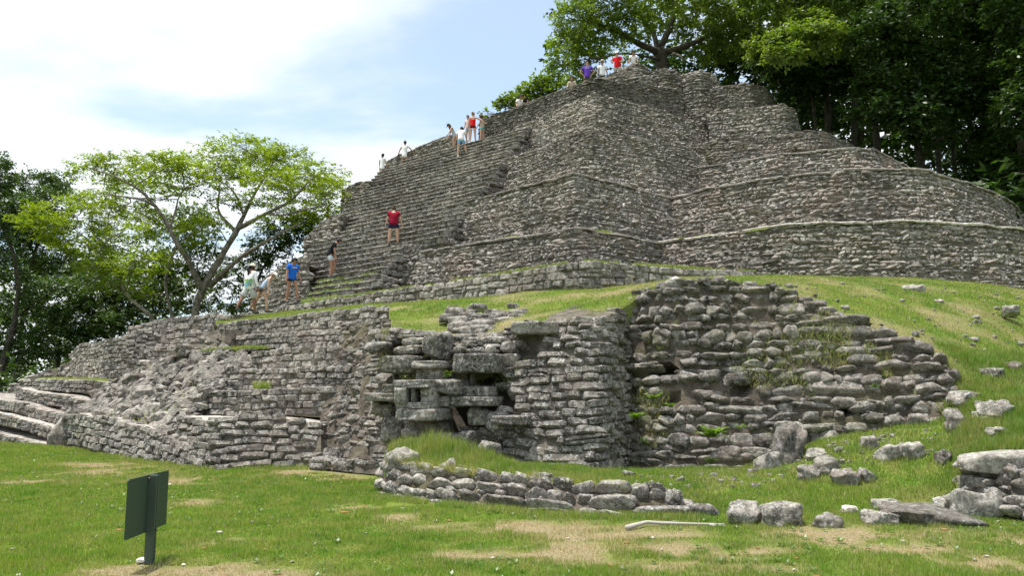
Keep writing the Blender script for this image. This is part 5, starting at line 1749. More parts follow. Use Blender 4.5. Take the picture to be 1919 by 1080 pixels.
ac_pads = [(470, 281, 75, 18, 900), (405, 296, 50, 18, 600), (530, 300, 62, 20, 800), (588, 326, 55, 22, 750), (622, 352, 30, 22, 420), (350, 322, 52, 16, 600), (296, 303, 55, 15, 600), (228, 306, 60, 16, 650),
           (178, 322, 36, 18, 420), (196, 350, 48, 18, 560), (262, 340, 58, 16, 560), (318, 352, 46, 16, 440), (384, 346, 44, 16, 420), (440, 326, 46, 18, 480), (500, 336, 52, 18, 500), (560, 362, 46, 16, 440), (610, 388, 34, 14, 320),
           (470, 372, 36, 12, 260), (530, 385, 36, 12, 260), (420, 380, 26, 10, 160), (170, 376, 36, 12, 300), (596, 418, 40, 14, 300), (566, 402, 30, 10, 200), (640, 340, 14, 16, 120), (250, 380, 30, 9, 160), (340, 300, 22, 8, 140), (440, 268, 30, 8, 200), (505, 278, 24, 8, 160), (300, 420, 40, 22, 500), (350, 440, 34, 26, 450), (260, 400, 40, 16, 400), (400, 420, 26, 14, 220), (520, 420, 40, 12, 260), (220, 395, 40, 14, 300), (470, 320, 60, 16, 500), (560, 340, 50, 14, 400)]
pads = [(px, py, D0 + rng.uniform(-3, 3), rx, ry, int(n * 1.15)) for px, py, rx, ry, n in ac_pads]
tree('acacia_tree', 'tall airy tree with feathery yellow-green crown behind the climbers', 'tree', ac_stems, pads, M['leaf_acacia'], M['bark_pale'], 201, lk=LK_AC, depth_ratio=1.6)
# leafy understory in front of and beside it
tree('acacia_tree', 'lower yellow-green feathery tree leaning in front of the dark trees at left', 'tree',
     [([(286, 594, 43), (249, 570, 43), (229, 534, 43), (218, 495, 43), (190, 455, 43)], .17, .06), ([(222, 505, 43), (180, 470, 42), (140, 430, 42)], .08, .03), ([(224, 515, 43), (250, 480, 43.5), (262, 450, 44)], .07, .03)],
     [(px, py, 42 + rng.uniform(-2, 2), rx, ry, int(n)) for px, py, rx, ry, n in [(130, 396, 62, 20, 800), (92, 424, 46, 18, 560), (168, 424, 52, 20, 640), (206, 460, 50, 22, 640), (158, 462, 50, 18, 500), (236, 432, 42, 18, 420), (252, 500, 46, 18, 500), (186, 500, 40, 16, 380), (120, 452, 34, 14, 260), (280, 478, 32, 20, 320), (226, 540, 40, 16, 300), (60, 412, 36, 12, 240)]],
     M['leaf_acacia'], M['bark_pale'], 202, lk=LK_AC, depth_ratio=1.5)
tree('slender_tree', 'mid-green tree filling the middle between the acacia stems', 'tree',
     [([(325, 592, 49), (307, 545, 49), (311, 507, 49), (330, 460, 49)], .2, .08)],
     [(px, py, 50 + rng.uniform(-2, 2), rx, ry, n) for px, py, rx, ry, n in [(322, 440, 42, 42, 1300), (382, 430, 36, 40, 1000), (290, 500, 42, 28, 900), (384, 490, 34, 36, 900), (342, 520, 44, 28, 900), (420, 560, 46, 26, 800), (300, 560, 46, 26, 900), (360, 400, 26, 22, 400), (430, 520, 30, 24, 450), (456, 575, 26, 14, 300), (250, 560, 40, 26, 700), (340, 575, 50, 16, 700)]],
     M['leaf_mid'], M['bark_pale'], 203, lk=LK_D)
tree('vine_tree', 'dark ivy-hung branch tree against the left wing wall of the stair', 'tree',
     [([(470, 592, 50), (478, 540, 50), (500, 490, 50), (540, 440, 50)], .16, .06)],
     [(px, py, 50 + rng.uniform(-1, 1.5), rx, ry, n) for px, py, rx, ry, n in [(540, 428, 46, 24, 900), (500, 458, 42, 26, 800), (572, 420, 30, 26, 500), (480, 486, 32, 18, 420), (520, 482, 22, 22, 260), (452, 500, 22, 22, 260), (600, 405, 30, 16, 300), (548, 462, 18, 20, 160), (500, 520, 30, 10, 200)]],
     M['leaf_dark'], M['bark_dark'], 204, lk=LK_D)
# dark trees at the left edge
left_trees = [
    ('round dark green tree at left with the acacia in front of it', [([(40, 640, 56), (45, 540, 56), (70, 460, 56), (80, 400, 56)], .3, .1)], [(70, 350, 55, 32, 1500), (28, 392, 44, 40, 1300), (102, 380, 46, 36, 1200), (60, 420, 60, 30, 1300), (110, 335, 26, 16, 400), (20, 440, 40, 40, 1000), (90, 470, 46, 36, 1000)], 56, 'leaf_dark'),
    ('dark tree whose bare trunk leans at the left picture edge', [([(0, 700, 46), (12, 660, 46), (28, 600, 46), (34, 520, 46), (10, 440, 46)], .26, .1), ([(28, 600, 46), (60, 570, 46), (110, 540, 46)], .08, .03)], [(-12, 330, 30, 40, 1000), (0, 400, 26, 40, 700), (-20, 470, 50, 60, 1200), (30, 540, 50, 36, 900), (-5, 300, 18, 14, 260)], 46, 'leaf_dark'),
    ('low dark tree in deep shade left of the ruined block', [([(110, 650, 48), (118, 600, 48), (130, 560, 48)], .18, .07)], [(110, 560, 56, 40, 1600), (170, 540, 56, 36, 1400), (60, 600, 50, 40, 1300), (150, 600, 60, 36, 1400), (30, 650, 50, 40, 1200), (215, 575, 46, 30, 1000), (100, 640, 50, 30, 1000), (250, 600, 40, 24, 700), (190, 610, 40, 24, 700)], 48, 'leaf_dark'),
    ('olive dark tree behind the leaning acacia, over the ruins', [([(215, 600, 56), (205, 560, 56), (170, 500, 56)], .2, .08)], [(150, 500, 56, 36, 1200), (215, 500, 50, 36, 1100), (100, 520, 50, 36, 1100), (260, 530, 50, 34, 1000), (50, 500, 46, 36, 900), (300, 540, 40, 26, 700)], 57, 'leaf_mid'),
]
for i, (lab, stems, cl, d, lm) in enumerate(left_trees):
    tree('broadleaf_tree', lab, 'tree', stems, [(px, py, d + rng.uniform(-2, 2), rx, ry, int(n * 1.3)) for px, py, rx, ry, n in cl], M[lm], M['bark_dark'], 210 + i, lk=LK_D, group='dark trees at the left')
# undergrowth and wood edge far behind on the left
def mass(name, boxes, n, leafm, seed, lk):
    r = np.random.default_rng(seed)
    cl = []
    for (x0, x1, y0, y1, z0, z1, k) in boxes:
        for _ in range(k):
            c = np.array([r.uniform(x0, x1), r.uniform(y0, y1), r.uniform(z0, z1)])
            cl.append((c, np.array([1.6, 1.6, 1.1]) * r.uniform(.7, 1.4), n))
    V, F, tone = crown_leaves(cl, r, **lk)
    link(name, mesh_np(name, V, F, leafm, {'tone': tone}, smooth=False), kind='stuff')
mass('far_woodland', [(-75, -16, 64, 74, 0, 5.5, 170), (-80, -29, 60, 76, 3, 13, 200), (-18, -8, 62, 70, 0, 4.5, 30)], 260, M['leaf_mid'], 220, dict(ln=.42, wd=.22, spray=9, dens=1.0, spray_len=.7, flat=.3, shell=.3, droop=.3))
mass('undergrowth', [(-40, -17, 38, 46, 0, 2.2, 70), (-60, -30, 44, 52, 0, 3.0, 60)], 300, M['leaf_dark'], 221, dict(ln=.32, wd=.16, spray=9, dens=1.2, spray_len=.6, flat=.3, shell=.3, droop=.3))

# ---- the wood on the right
def hill_z(d):
    return 8.0
K = dict(lk=LK_J, group='trees of the wood on the right')
tree('spreading_tree', 'broad light-green tree whose dark limbs spread above the summit visitors', 'tree',
     [([(1243, 140, 50), (1240, 108, 50), (1232, 92, 50)], .75, .5), ([(1236, 98, 50), (1200, 84, 49), (1160, 60, 48.5), (1110, 40, 48)], .3, .08), ([(1234, 95, 50), (1250, 60, 50), (1265, 20, 50.5), (1275, -40, 51)], .3, .1),
      ([(1236, 100, 50), (1290, 86, 49.5), (1340, 60, 49), (1390, 30, 48.5)], .28, .08), ([(1232, 92, 50), (1225, 60, 51), (1190, 20, 52), (1170, -50, 52)], .24, .08), ([(1238, 112, 50), (1203, 104, 48), (1170, 98, 47), (1130, 108, 46.5)], .12, .04), ([(1262, 100, 49), (1275, 104, 48), (1283, 118, 47.5)], .12, .05)],
     [(px, py, 49 + rng.uniform(-3, 3), rx, ry, int(n * 1.2)) for px, py, rx, ry, n in [(1075, 30, 42, 40, 1000), (1060, 90, 30, 36, 650), (1048, 135, 24, 26, 420), (1080, 150, 22, 18, 300), (1115, 70, 42, 34, 900), (1130, 10, 50, 36, 1000), (1180, 45, 46, 30, 800), (1200, -10, 60, 36, 1000), (1250, 30, 46, 26, 700), (1300, 0, 56, 34, 1000), (1310, 55, 46, 24, 700), (1350, 30, 50, 34, 900), (1380, 80, 44, 24, 600), (1400, 10, 50, 40, 900), (1100, -50, 70, 40, 1000), (1220, -70, 80, 40, 1200), (1340, -60, 80, 40, 1200), (1160, 100, 30, 16, 260), (1330, 100, 40, 16, 420), (1430, 96, 36, 20, 420), (1100, 112, 28, 20, 360), (1060, 170, 16, 12, 140)]],
     M['leaf_light'], M['bark_dark'], 230, ground=15.0, group='trees of the wood on the right', lk=dict(ln=.20, wd=.10, spray=12, dens=3.2, spray_len=.6, flat=.4, shell=.3, droop=.3))
wood = [
    ('bright yellow-green bough of a tree reaching left out of the dark wood', [([(1640, 230, 46), (1645, 120, 46), (1640, 60, 46), (1650, -60, 46)], .3, .15), ([(1643, 85, 46), (1608, 70, 42), (1560, 78, 40), (1510, 76, 39), (1450, 86, 38.5)], .12, .04)],
     [(1440, 88, 34, 14, 520), (1486, 72, 44, 18, 760), (1530, 62, 40, 18, 600), (1470, 100, 30, 10, 300), (1560, 84, 30, 12, 300), (1500, 40, 50, 20, 700)], 38.5, 'leaf_light', 8),
    ('tree with a pale thin stem standing just above the mossy terrace end', [([(1528, 240, 43), (1526, 205, 43), (1518, 170, 43), (1510, 120, 43)], .13, .08)],
     [(1490, 130, 44, 30, 1100), (1450, 112, 40, 18, 500), (1530, 120, 50, 34, 1000), (1580, 140, 46, 34, 900), (1500, 170, 36, 18, 420), (1522, 130, 36, 40, 700)], 42, 'leaf_jungle', 9),
    ('tree with a straight dark trunk beside the pale thin stem', [([(1551, 250, 44), (1551, 200, 44), (1546, 150, 44), (1552, 60, 44), (1550, -80, 44)], .26, .16)],
     [(1560, 0, 70, 50, 1600), (1500, -30, 70, 50, 1500), (1620, 30, 60, 40, 1300), (1450, -10, 60, 40, 1200), (1560, -90, 90, 50, 1600), (1600, 90, 50, 30, 900), (1550, 80, 50, 60, 1200)], 43, 'leaf_mid', 8),
    ('tall tree with a grey trunk rising behind the second long terrace', [([(1728, 318, 40), (1722, 280, 40), (1712, 240, 40), (1702, 170, 40), (1700, 60, 40), (1710, -90, 40)], .24, .16)],
     [(1700, 180, 60, 30, 1100), (1660, 150, 50, 30, 900), (1750, 190, 50, 30, 900), (1690, 110, 70, 36, 1300), (1640, 200, 50, 24, 700), (1770, 120, 60, 40, 1100), (1720, 30, 80, 50, 1600), (1640, 60, 60, 40, 1100), (1760, 250, 40, 20, 500), (1712, 215, 40, 22, 700), (1700, 120, 50, 50, 1200)], 38.6, 'leaf_jungle', 8),
    ('heavy dark tree hanging over the far right terrace ends', [([(1850, 350, 41), (1846, 250, 41), (1850, 100, 41), (1840, -100, 41)], .34, .2), ([(1848, 200, 41), (1880, 140, 40), (1930, 100, 39)], .12, .05)],
     [(1830, 230, 60, 40, 1300), (1880, 300, 44, 36, 900), (1800, 160, 70, 40, 1400), (1870, 170, 60, 40, 1300), (1860, 80, 80, 50, 1700), (1790, 60, 80, 50, 1600), (1820, -40, 100, 60, 2000), (1900, 240, 40, 50, 900), (1900, 10, 60, 60, 1300), (1840, 290, 40, 24, 500), (1850, 330, 40, 24, 600)], 39.5, 'leaf_jungle', 8),
    ('vine-hung tree at the right picture edge, its leaves nearest of the wood', [([(1925, 420, 36), (1922, 330, 36), (1912, 250, 36), (1920, 100, 36), (1925, -80, 36)], .24, .16), ([(1905, 360, 36), (1897, 330, 36.3), (1892, 300, 36.5)], .035, .02)],
     [(1930, 200, 50, 50, 1200), (1920, 330, 30, 50, 700), (1950, 100, 60, 60, 1400), (1920, 20, 60, 50, 1200), (1960, 280, 50, 60, 1000), (1895, 270, 30, 30, 460), (1940, -60, 90, 50, 1500), (1830, -190, 120, 60, 2600), (1930, -170, 120, 60, 2600), (1870, -280, 140, 70, 2600)], 36, 'leaf_jungle', 8),  # highest clumps lie out of view, added to shade the terrace ends
    ('shaded tree behind the drum wall, filling the gap right of the summit', [([(1420, 200, 52), (1425, 140, 52), (1440, 60, 52)], .24, .12)],
     [(1400, 116, 50, 20, 900), (1460, 140, 30, 16, 500), (1360, 112, 40, 14, 500), (1486, 180, 20, 20, 400), (1440, 80, 60, 30, 1000), (1380, 70, 50, 30, 800)], 52, 'leaf_jungle', 9),
    ('deep green tree crown at the top edge between the bright bough and the dark wood', [([(1600, 250, 52), (1602, 150, 52), (1590, 40, 52), (1580, -80, 52)], .3, .2)],
     [(1600, 20, 90, 60, 2000), (1680, -40, 90, 60, 2000), (1540, 110, 60, 40, 1000), (1640, 120, 60, 40, 1100), (1700, 60, 70, 50, 1400), (1740, -90, 100, 50, 1800), (1460, -80, 90, 50, 1600)], 53, 'leaf_jungle', 8),
]
for i, (lab, stems, cl, d, lm, g) in enumerate(wood):
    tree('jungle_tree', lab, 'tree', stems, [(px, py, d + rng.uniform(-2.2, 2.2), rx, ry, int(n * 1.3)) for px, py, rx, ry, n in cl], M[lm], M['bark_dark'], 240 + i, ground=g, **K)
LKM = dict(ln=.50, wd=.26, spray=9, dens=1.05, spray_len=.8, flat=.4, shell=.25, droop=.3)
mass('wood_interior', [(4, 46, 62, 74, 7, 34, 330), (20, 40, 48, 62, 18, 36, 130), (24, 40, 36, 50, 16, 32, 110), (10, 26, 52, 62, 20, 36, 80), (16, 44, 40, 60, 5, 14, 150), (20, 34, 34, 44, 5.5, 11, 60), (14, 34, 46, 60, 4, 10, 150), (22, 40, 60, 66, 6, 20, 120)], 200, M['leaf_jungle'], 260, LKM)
# dim trunks deep in the wood
for i, (px, d, g) in enumerate([(1500, 56, 8), (1590, 58, 8), (1622, 55, 8), (1668, 57, 8), (1755, 50, 8), (1790, 54, 8), (1815, 47, 8), (1475, 60, 10)]):
    a = at(px, 300, d); a[2] = g
    b = at(px + rng.uniform(-14, 14), 20, d + rng.uniform(-1, 1))
    t = thing('jungle_tree', ['slim dark trunk deep in the shade, left of the straight dark trunk', 'slim dark trunk in the shade under the bright bough', 'slim dark trunk just right of the sky gap in the wood', 'slim dark trunk left of the tall grey-trunked tree', 'slim dark trunk right of the tall grey-trunked tree', 'dim trunk under the heavy dark tree, left of two', 'dim trunk under the heavy dark tree, nearer of two', 'slim dark trunk behind the mossy fourth terrace'][i], 'tree', a, 'trees of the wood on the right')
    q = resample(np.array([a, (a + b) / 2 + np.array([rng.uniform(-.4, .4), 0, 0]), b]), 14)
    V, F = tube(q - a, np.linspace(.2, .12, 14) * rng.uniform(.7, 1.2), 8, i, .2)
    link('trunk', mesh_np('trunk', V, F, M['bark_dark']), t)
# shrubs on top of the pyramid, left of the summit
tree('shrub', 'yellow-green bush showing over the top edge left of the big summit tree', 'shrub', [([(1010, 190, 50), (1008, 178, 50), (1012, 165, 50)], .08, .04)],
     [(1010, 162, 50, 24, 16, 420), (990, 174, 50, 22, 12, 300), (1026, 178, 50, 20, 14, 300), (1000, 150, 50, 12, 7, 100), (970, 182, 50, 14, 8, 120)], M['leaf_light'], M['bark_dark'], 270, ground=13.5, lk=dict(ln=.3, wd=.16, spray=8, spray_len=.45, flat=.3, shell=.2, droop=.1), group='shrubs at the top edge')
tree('shrub', 'small yellow-green bush at the stair head, beside the seated pair', 'shrub', [([(955, 205, 47), (953, 195, 47)], .06, .03)],
     [(955, 190, 47, 18, 8, 260), (938, 196, 47, 10, 6, 100), (972, 188, 47, 10, 6, 100), (912, 212, 46, 6, 5, 50)], M['leaf_light'], M['bark_dark'], 271, ground=14.5, lk=dict(ln=.24, wd=.13, spray=8, spray_len=.35, flat=.3, shell=.2, droop=.1), group='shrubs at the top edge')
# ferns on the lower walls
def fern(label, px, py, d, n, L, seed, grp='ferns rooted in the lower walls'):
    r = np.random.default_rng(seed)
    c = at(px, py, d)
    t = thing('fern', label, 'fern', c, grp)
    parts = []
    tone = []
    Vs = []
    for k in range(n):
        a = r.uniform(-2.6, -.5)
        dirv = np.array([math.cos(a) * .8, math.sin(a) * .6, r.uniform(.3, 1.1)])
        dirv /= np.linalg.norm(dirv)
        ln = L * r.uniform(.6, 1.2)
        u = np.linspace(.12, 1, 11)
        P = dirv[None] * (u * ln)[:, None] + np.array([0, 0, -1.0])[None] * (u ** 2 * ln * .35)[:, None]
        side = unit(np.cross(dirv, np.array([0, 0, 1.0])))
        for sgn in (1, -1):
            D = unit(side[None] * sgn + dirv[None] * .5 + r.normal(0, .1, (11, 3)))
            V = leaf_quads(P, D, unit(np.array([0, 0, 1.0]) + r.normal(0, .2, (11, 3))), ln * .30 * (1.05 - u * .75), ln * .11 * (1.05 - u * .6))
            Vs.append(V)
    V = np.concatenate(Vs)
    link('frond', mesh_np('frond', V, np.arange(len(V)).reshape(-1, 4), M['leaf_fern'], {'tone': r.random(len(V))}, smooth=False), t)
M['leaf_fern'] = leaf('fern_leaf', (.10, .19, .02), (.17, .28, .04), .45, .1)
for i, (lab, px, py, d, n, L) in enumerate([
        ('bright green fern with long fronds low on the coursed wall', 1334, 822, 13.7, 16, .42),
        ('small bright fern in the corner right of the mask wall', 1188, 786, 14.4, 12, .28),
        ('small fern on the wall just above the long-fronded one', 1386, 806, 13.8, 8, .22),
        ('trailing fern under the square hole right of the mask wall', 1224, 750, 14.6, 10, .26),
        ('tiny fern at the bottom corner beside the mask wall', 1206, 832, 14.3, 9, .22),
        ('tiny weed between the stones at the right end of the coursed wall', 1640, 728, 13.6, 7, .16),
        ('yellow-green weed on the nose of the carved mask', 838, 708, 14.7, 9, .22),
        ('weed under the shallow lower hole of the coursed wall', 1256, 766, 14.5, 8, .22),
        ('weed at the foot of the coursed wall below the long-fronded fern', 1330, 870, 13.6, 8, .2)]):
    fern(lab, px, py, d, n, L, 280 + i)
# ------------------------------------------------------------------ people
def cloth(name, c, var=.12):
    return plain(name, c, .9, 0, .1, var, 14)
SK = {'fair': plain('fair_skin', (.52, .32, .23), .6, var=.06, scale=9), 'tan': plain('tan_skin', (.36, .19, .12), .6, var=.06, scale=9), 'brown': plain('brown_skin', (.22, .11, .065), .6, var=.06, scale=9)}
HAIR = {'black': plain('black_hair', (.012, .011, .012), .6, var=.3), 'brown': plain('brown_hair', (.085, .045, .025), .65, var=.3), 'light': plain('light_brown_hair', (.24, .15, .08), .65, var=.3)}
CL = {}
for k, c in {'white': (.78, .78, .77), 'red': (.62, .015, .02), 'crimson': (.25, .010, .030), 'purple': (.13, .055, .42), 'blue': (.02, .13, .55), 'paleblue': (.42, .55, .75), 'black': (.014, .014, .017), 'navy': (.012, .020, .055),
             'grey': (.42, .42, .41), 'darkgrey': (.085, .08, .078), 'denim': (.40, .50, .62), 'skyblue': (.18, .42, .66), 'olive': (.055, .055, .04), 'beige': (.45, .38, .30), 'khaki': (.50, .45, .36), 'teal': (.12, .48, .44), 'pink': (.6, .45, .42), 'shoe': (.10, .10, .105), 'palegrey': (.55, .60, .66), 'bottle': (.05, .30, .60)}.items():
    CL[k] = cloth(k + '_cloth', c)
def print_shirt():
    t = NT('printed_shirt')
    g = t.node('ShaderNodeTexCoord').outputs['Generated']
    s = t.node('ShaderNodeSeparateXYZ'); t.link(g, s.inputs[0])
    n = t.noise(g, 5.0, 3, .6)
    c = t.mix(t.rng(n, .44, .50, smooth=False), (.05, .32, .62), (.16, .34, .05))
    c = t.mix(t.rng(t.noise(g, 7.0, 2), .55, .60, smooth=False), c, (.22, .09, .05))
    c = t.mix(t.rng(t.noise(g, 4.0, 2, .5), .60, .64, smooth=False), c, (.75, .75, .74))
    band = t.math('MULTIPLY', t.rng(s.outputs['Z'], .12, .2), t.rng(s.outputs['Z'], .66, .56))
    side = t.math('MULTIPLY', t.rng(s.outputs['X'], .22, .32), t.rng(s.outputs['X'], .80, .70))
    t.link(t.mix(t.math('MULTIPLY', band, side), (.76, .76, .77), c), t.b.inputs['Base Color'])
    t.b.inputs['Roughness'].default_value = .9
    return t.m
CL['print'] = print_shirt()

def skin_obj(name, V, E, Rr, mat, parent, root=0, sub=1):
    me = bpy.data.meshes.new(name)
    me.from_pydata([tuple(v) for v in V], E, [])
    o = link(name, me, parent)
    o.modifiers.new('Skin', 'SKIN')
    sv = me.skin_vertices[0].data
    for i, r in enumerate(Rr):
        sv[i].radius = r if isinstance(r, tuple) else (r, r)
        sv[i].use_root = (i == root)
    o.modifiers['Skin'].use_smooth_shade = True
    if sub:
        m = o.modifiers.new('Subdivision', 'SUBSURF')
        m.levels = m.render_levels = sub
    me.materials.append(mat)
    return o

def person(label, loc, H=1.7, yaw=0, lean=0, legs=((0, 0, 0), (0, 0, 0)), arms=((5, 10, 10), (5, 10, 10)), head=(0, 0), girth=1.0, skin='fair', hair='brown', hairstyle='short', top='white', topstyle='tee',
           bottom='navy', bstyle='shorts', shoes='shoe', cap=None, group='visitors on the pyramid', face=False, sit=False, prnt=None, curve=0, back_hair=None):
    k = H / 1.72
    root = thing('person', label, 'person', loc, group)
    root.rotation_euler = (0, 0, R(yaw))
    def rx(a):
        return np.array(Matrix.Rotation(R(a), 3, 'X'))
    def ry(a):
        return np.array(Matrix.Rotation(R(a), 3, 'Y'))
    def rz(a):
        return np.array(Matrix.Rotation(R(a), 3, 'Z'))
    pel = np.zeros(3)
    Tm = rx(-lean)                                       # torso tips forward (+y)
    def T(x, y, z):
        return Tm @ np.array([x, y, z])
    spine, chest = T(0, .0, .17), T(0, -.005 + .0003 * curve, .36)
    neck = T(0, .01 + .0006 * curve, .515)
    Hm = Tm @ rz(head[1]) @ rx(-head[0])
    hb = neck + Hm @ np.array([0, .015, .055]); hc = neck + Hm @ np.array([0, .03, .135]); ht = neck + Hm @ np.array([0, .02, .215])
    chin = neck + Hm @ np.array([0, .085, .075]); nose = neck + Hm @ np.array([0, .125, .125])
    V, E, Rr = [], [], []
    def add(p, r, par=None):
        V.append(np.asarray(p) * k)
        Rr.append((r[0] * k, r[1] * k) if isinstance(r, tuple) else (r * k, r * k))
        if par is not None:
            E.append((par, len(V) - 1))
        return len(V) - 1
    g = girth
    ip = add(pel, (.125 * g, .098 * g))
    isp = add(spine, (.108 * g, .082 * g), ip)
    ic = add(chest, (.128 * g, .090 * g), isp)
    inn = add(neck, .052, ic)
    ihb = add(hb, .058, inn)
    ihc = add(hc, (.078, .092), ihb)
    iht = add(ht, .055, ihc)
    add(chin, .032, ihb)
    add(nose, .014, ihc)
    info = {'arms': [], 'legs': []}
    for si, sx in enumerate((-1, 1)):
        hf, ha, kf = legs[si]
        hip = np.array([.088 * sx * g, 0, -.03])
        L1 = ry(-ha * sx) @ rx(hf) @ np.array([0, 0, -.43])
        L2 = ry(-ha * sx) @ rx(hf - kf) @ np.array([0, 0, -.42])
        kn = hip + L1; an = kn + L2
        fd = ry(-ha * sx) @ rx((hf - kf) * .5 if not sit else 0) @ np.array([0, 1, 0])
        i1 = add(hip, .096 * g, ip)
        im = add(hip + L1 * .5, .084 * g, i1)
        i2 = add(kn, .062 * (.5 + .5 * g), im)
        i3 = add(kn + L2 * .35, .062 * (.5 + .5 * g), i2)
        i4 = add(an, .040, i3)
        i5 = add(an + fd * .10 + np.array([0, 0, -.045]), .034, i4)
        info['legs'].append((hip, kn, an, fd, L1))
    for si, sx in enumerate((-1, 1)):
        sf, sa, ef = arms[si][:3]
        sa2 = arms[si][3] if len(arms[si]) > 3 else sa
        sh = T(.175 * sx * (.6 + .4 * g), 0, .44)
        up = Tm @ ry(-sa * sx) @ rx(sf) @ np.array([0, 0, -.28])
        lo = Tm @ ry(-sa2 * sx) @ rx(sf + ef) @ np.array([0, 0, -.25])
        el = sh + up; wr = el + lo
        ld = unit(lo)
        j0 = add(sh, .056 * (.5 + .5 * g), ic)
        j1 = add(sh + up * .5, .050 * (.4 + .6 * g), j0)
        j2 = add(el, .042, j1)
        j3 = add(el + lo * .4, .040, j2)
        j4 = add(wr, .028, j3)
        pm = wr + ld * .055
        j5 = add(pm, (.034, .018), j4)
        across = unit(np.cross(ld, Tm @ np.array([1., 0, 0]))) if abs((Tm @ np.array([1., 0, 0])) @ ld) < .9 else np.array([0, 1., 0])
        inward = np.cross(across, ld) * 1.0
        for q, fl in zip((-.03, -.010, .010, .03), (.062, .078, .074, .058)):
            f0 = add(pm + across * q + ld * .035, .0095, j5)
            f1 = add(pm + across * q * 1.05 + ld * (.035 + fl * .5), .0088, f0)
            add(pm + across * q * 1.05 + ld * (.035 + fl * .9) - inward * sx * .018, .0075, f1)
        t0 = add(wr + ld * .03 + across * .040, .011, j5)
        add(wr + ld * .075 + across * .060, .009, t0)
        info['arms'].append((sh, el, wr, ld))
    zmin = min(l[2][2] for l in info['legs']) - .085
    if sit:
        zmin = -.13
    off = np.array([0, 0, -zmin * k])
    V = [v + off for v in V]
    skin_obj('body', V, E, Rr, SK[skin], root)
    P = lambda p: np.asarray(p) * k + off
    # ---- shirt
    V2, E2, R2 = [], [], []
    def a2(p, r, par=None):
        V2.append(P(p)); R2.append((r[0] * k, r[1] * k) if isinstance(r, tuple) else (r * k, r * k))
        if par is not None:
            E2.append((par, len(V2) - 1))
        return len(V2) - 1
    low = {'tee': -.06, 'tank': -.03, 'long': -.08, 'dress': -.26, 'crop': .06}[topstyle]
    w = 1.12 if topstyle in ('tee', 'long', 'dress') else 1.05
    hem = .04 if topstyle == 'dress' else .012
    ba = a2(T(0, 0, low - .07), (.158 * g * w + hem, .132 * g * w + hem))
    b0 = a2(T(0, 0, low + .03), (.152 * g * w + hem * .7, .126 * g * w + hem * .7), ba)
    b1 = a2(T(0, 0, .17), (.140 * g * w, .114 * g * w), b0)
    b2 = a2(chest, (.158 * g * w, .120 * g * w), b1)
    b3 = a2(T(0, .0, .475), (.07, .06), b2)
    for si in (0, 1):
        sh, el, wr, ld = info['arms'][si]
        if topstyle == 'tank':
            a2(sh * .8 + T(0, 0, .44) * .2, .055, b2)
            continue
        c0 = a2(sh, .074 * (.5 + .5 * g), b2)
        if topstyle == 'long':
            c1 = a2(el, .050, c0)
            a2(wr - ld * .01, .036, c1)
        else:
            a2(sh + (el - sh) * .66, .070 * (.5 + .5 * g), c0)
    skin_obj('shirt' if topstyle != 'dress' else 'dress', V2, E2, R2, CL[top], root)
    # ---- shorts
    if bottom:
        V2.clear(); E2.clear(); R2.clear()
        Vs, Es, Rs = V2, E2, R2
        d0 = a2(T(0, 0, .07), (.128 * g, .108 * g))
        d1 = a2(np.array([0, 0, -.01]), (.148 * g, .122 * g), d0)
        fr = {'shorts': .62, 'short': .34, 'long': 1.02}[bstyle]
        for si in (0, 1):
            hip, kn, an, fd, L1 = info['legs'][si]
            e0 = a2(hip + np.array([0, 0, -.02]), .106 * g, d1)
            e1 = a2(hip + L1 * fr * .6, .100 * g, e0)
            a2(hip + L1 * fr, (.102 if bstyle != 'short' else .098) * g, e1)
        skin_obj('shorts', V2, E2, R2, CL[bottom], root)
    # ---- shoes
    for si in (0, 1):
        hip, kn, an, fd, L1 = info['legs'][si]
        c = P(an + fd * .065 + np.array([0, 0, -.047]))
        u = unit(fd); s_ = unit(np.cross(u, np.array([0, 0, 1.]))); n_ = np.cross(s_, u)
        Vb, Fb = big_rock(50 + si, 6, 3.2, .03)
        link('shoe', mesh_np('shoe', (Vb * np.array([.28, .105, .095]) * k) @ np.stack([u, s_, n_]) + c, Fb, CL[shoes]), root)
    # ---- hair, cap, face
    hcw = P(hc + Hm @ np.array([0, -.012, .022]))
    Vb, Fb = big_rock(60, 8, 2.2, .05)
    hs = Vb * np.array([.188, .222, .225]) * k
    if hairstyle != 'bald':
        keep = np.ones(len(hs), bool)
        hv = hs.copy()
        hv[:, 1] = np.where(hv[:, 1] > .02 * k, np.where(hv[:, 2] < .055 * k, .02 * k + (hv[:, 1] - .02 * k) * .25, hv[:, 1]), hv[:, 1])
        if hairstyle == 'curly':
            hv *= 1.35
        parts = [(hv @ Hm.T + hcw, Fb)]
        if hairstyle in ('ponytail', 'longtail'):
            L = .26 if hairstyle == 'ponytail' else .46
            p0 = P(hc + Hm @ np.array([0, -.10, .03]))
            pts = np.array([p0, p0 + Hm @ np.array([.01, -.055, -.03]) * k, p0 + (Hm @ np.array([.02, -.07, 0]) + np.array([0, 0, -L * .5])) * k, p0 + (Hm @ np.array([.03, -.05, 0]) + np.array([0, 0, -L])) * k])
            parts.append(tube(resample(pts, 9), np.array([.028, .04, .042, .042, .04, .036, .03, .022, .01]) * k, 7))
        if hairstyle == 'bun':
            Vq, Fq = big_rock(61, 6, 2.2, .08)
            parts.append((Vq * .10 * k + P(hc + Hm @ np.array([0, -.085, .085])), Fq))
        if hairstyle == 'loose':
            p0 = P(hc + Hm @ np.array([0, -.06, .0]))
            parts.append(tube(np.array([p0, p0 + np.array([0, -.02, -.12]) * k, p0 + np.array([0, -.02, -.26]) * k]), np.array([.085, .095, .05]) * k, 9))
        Vh, Fh = merge(parts)
        link('hair', mesh_np('hair', Vh, Fh, HAIR[hair]), root)
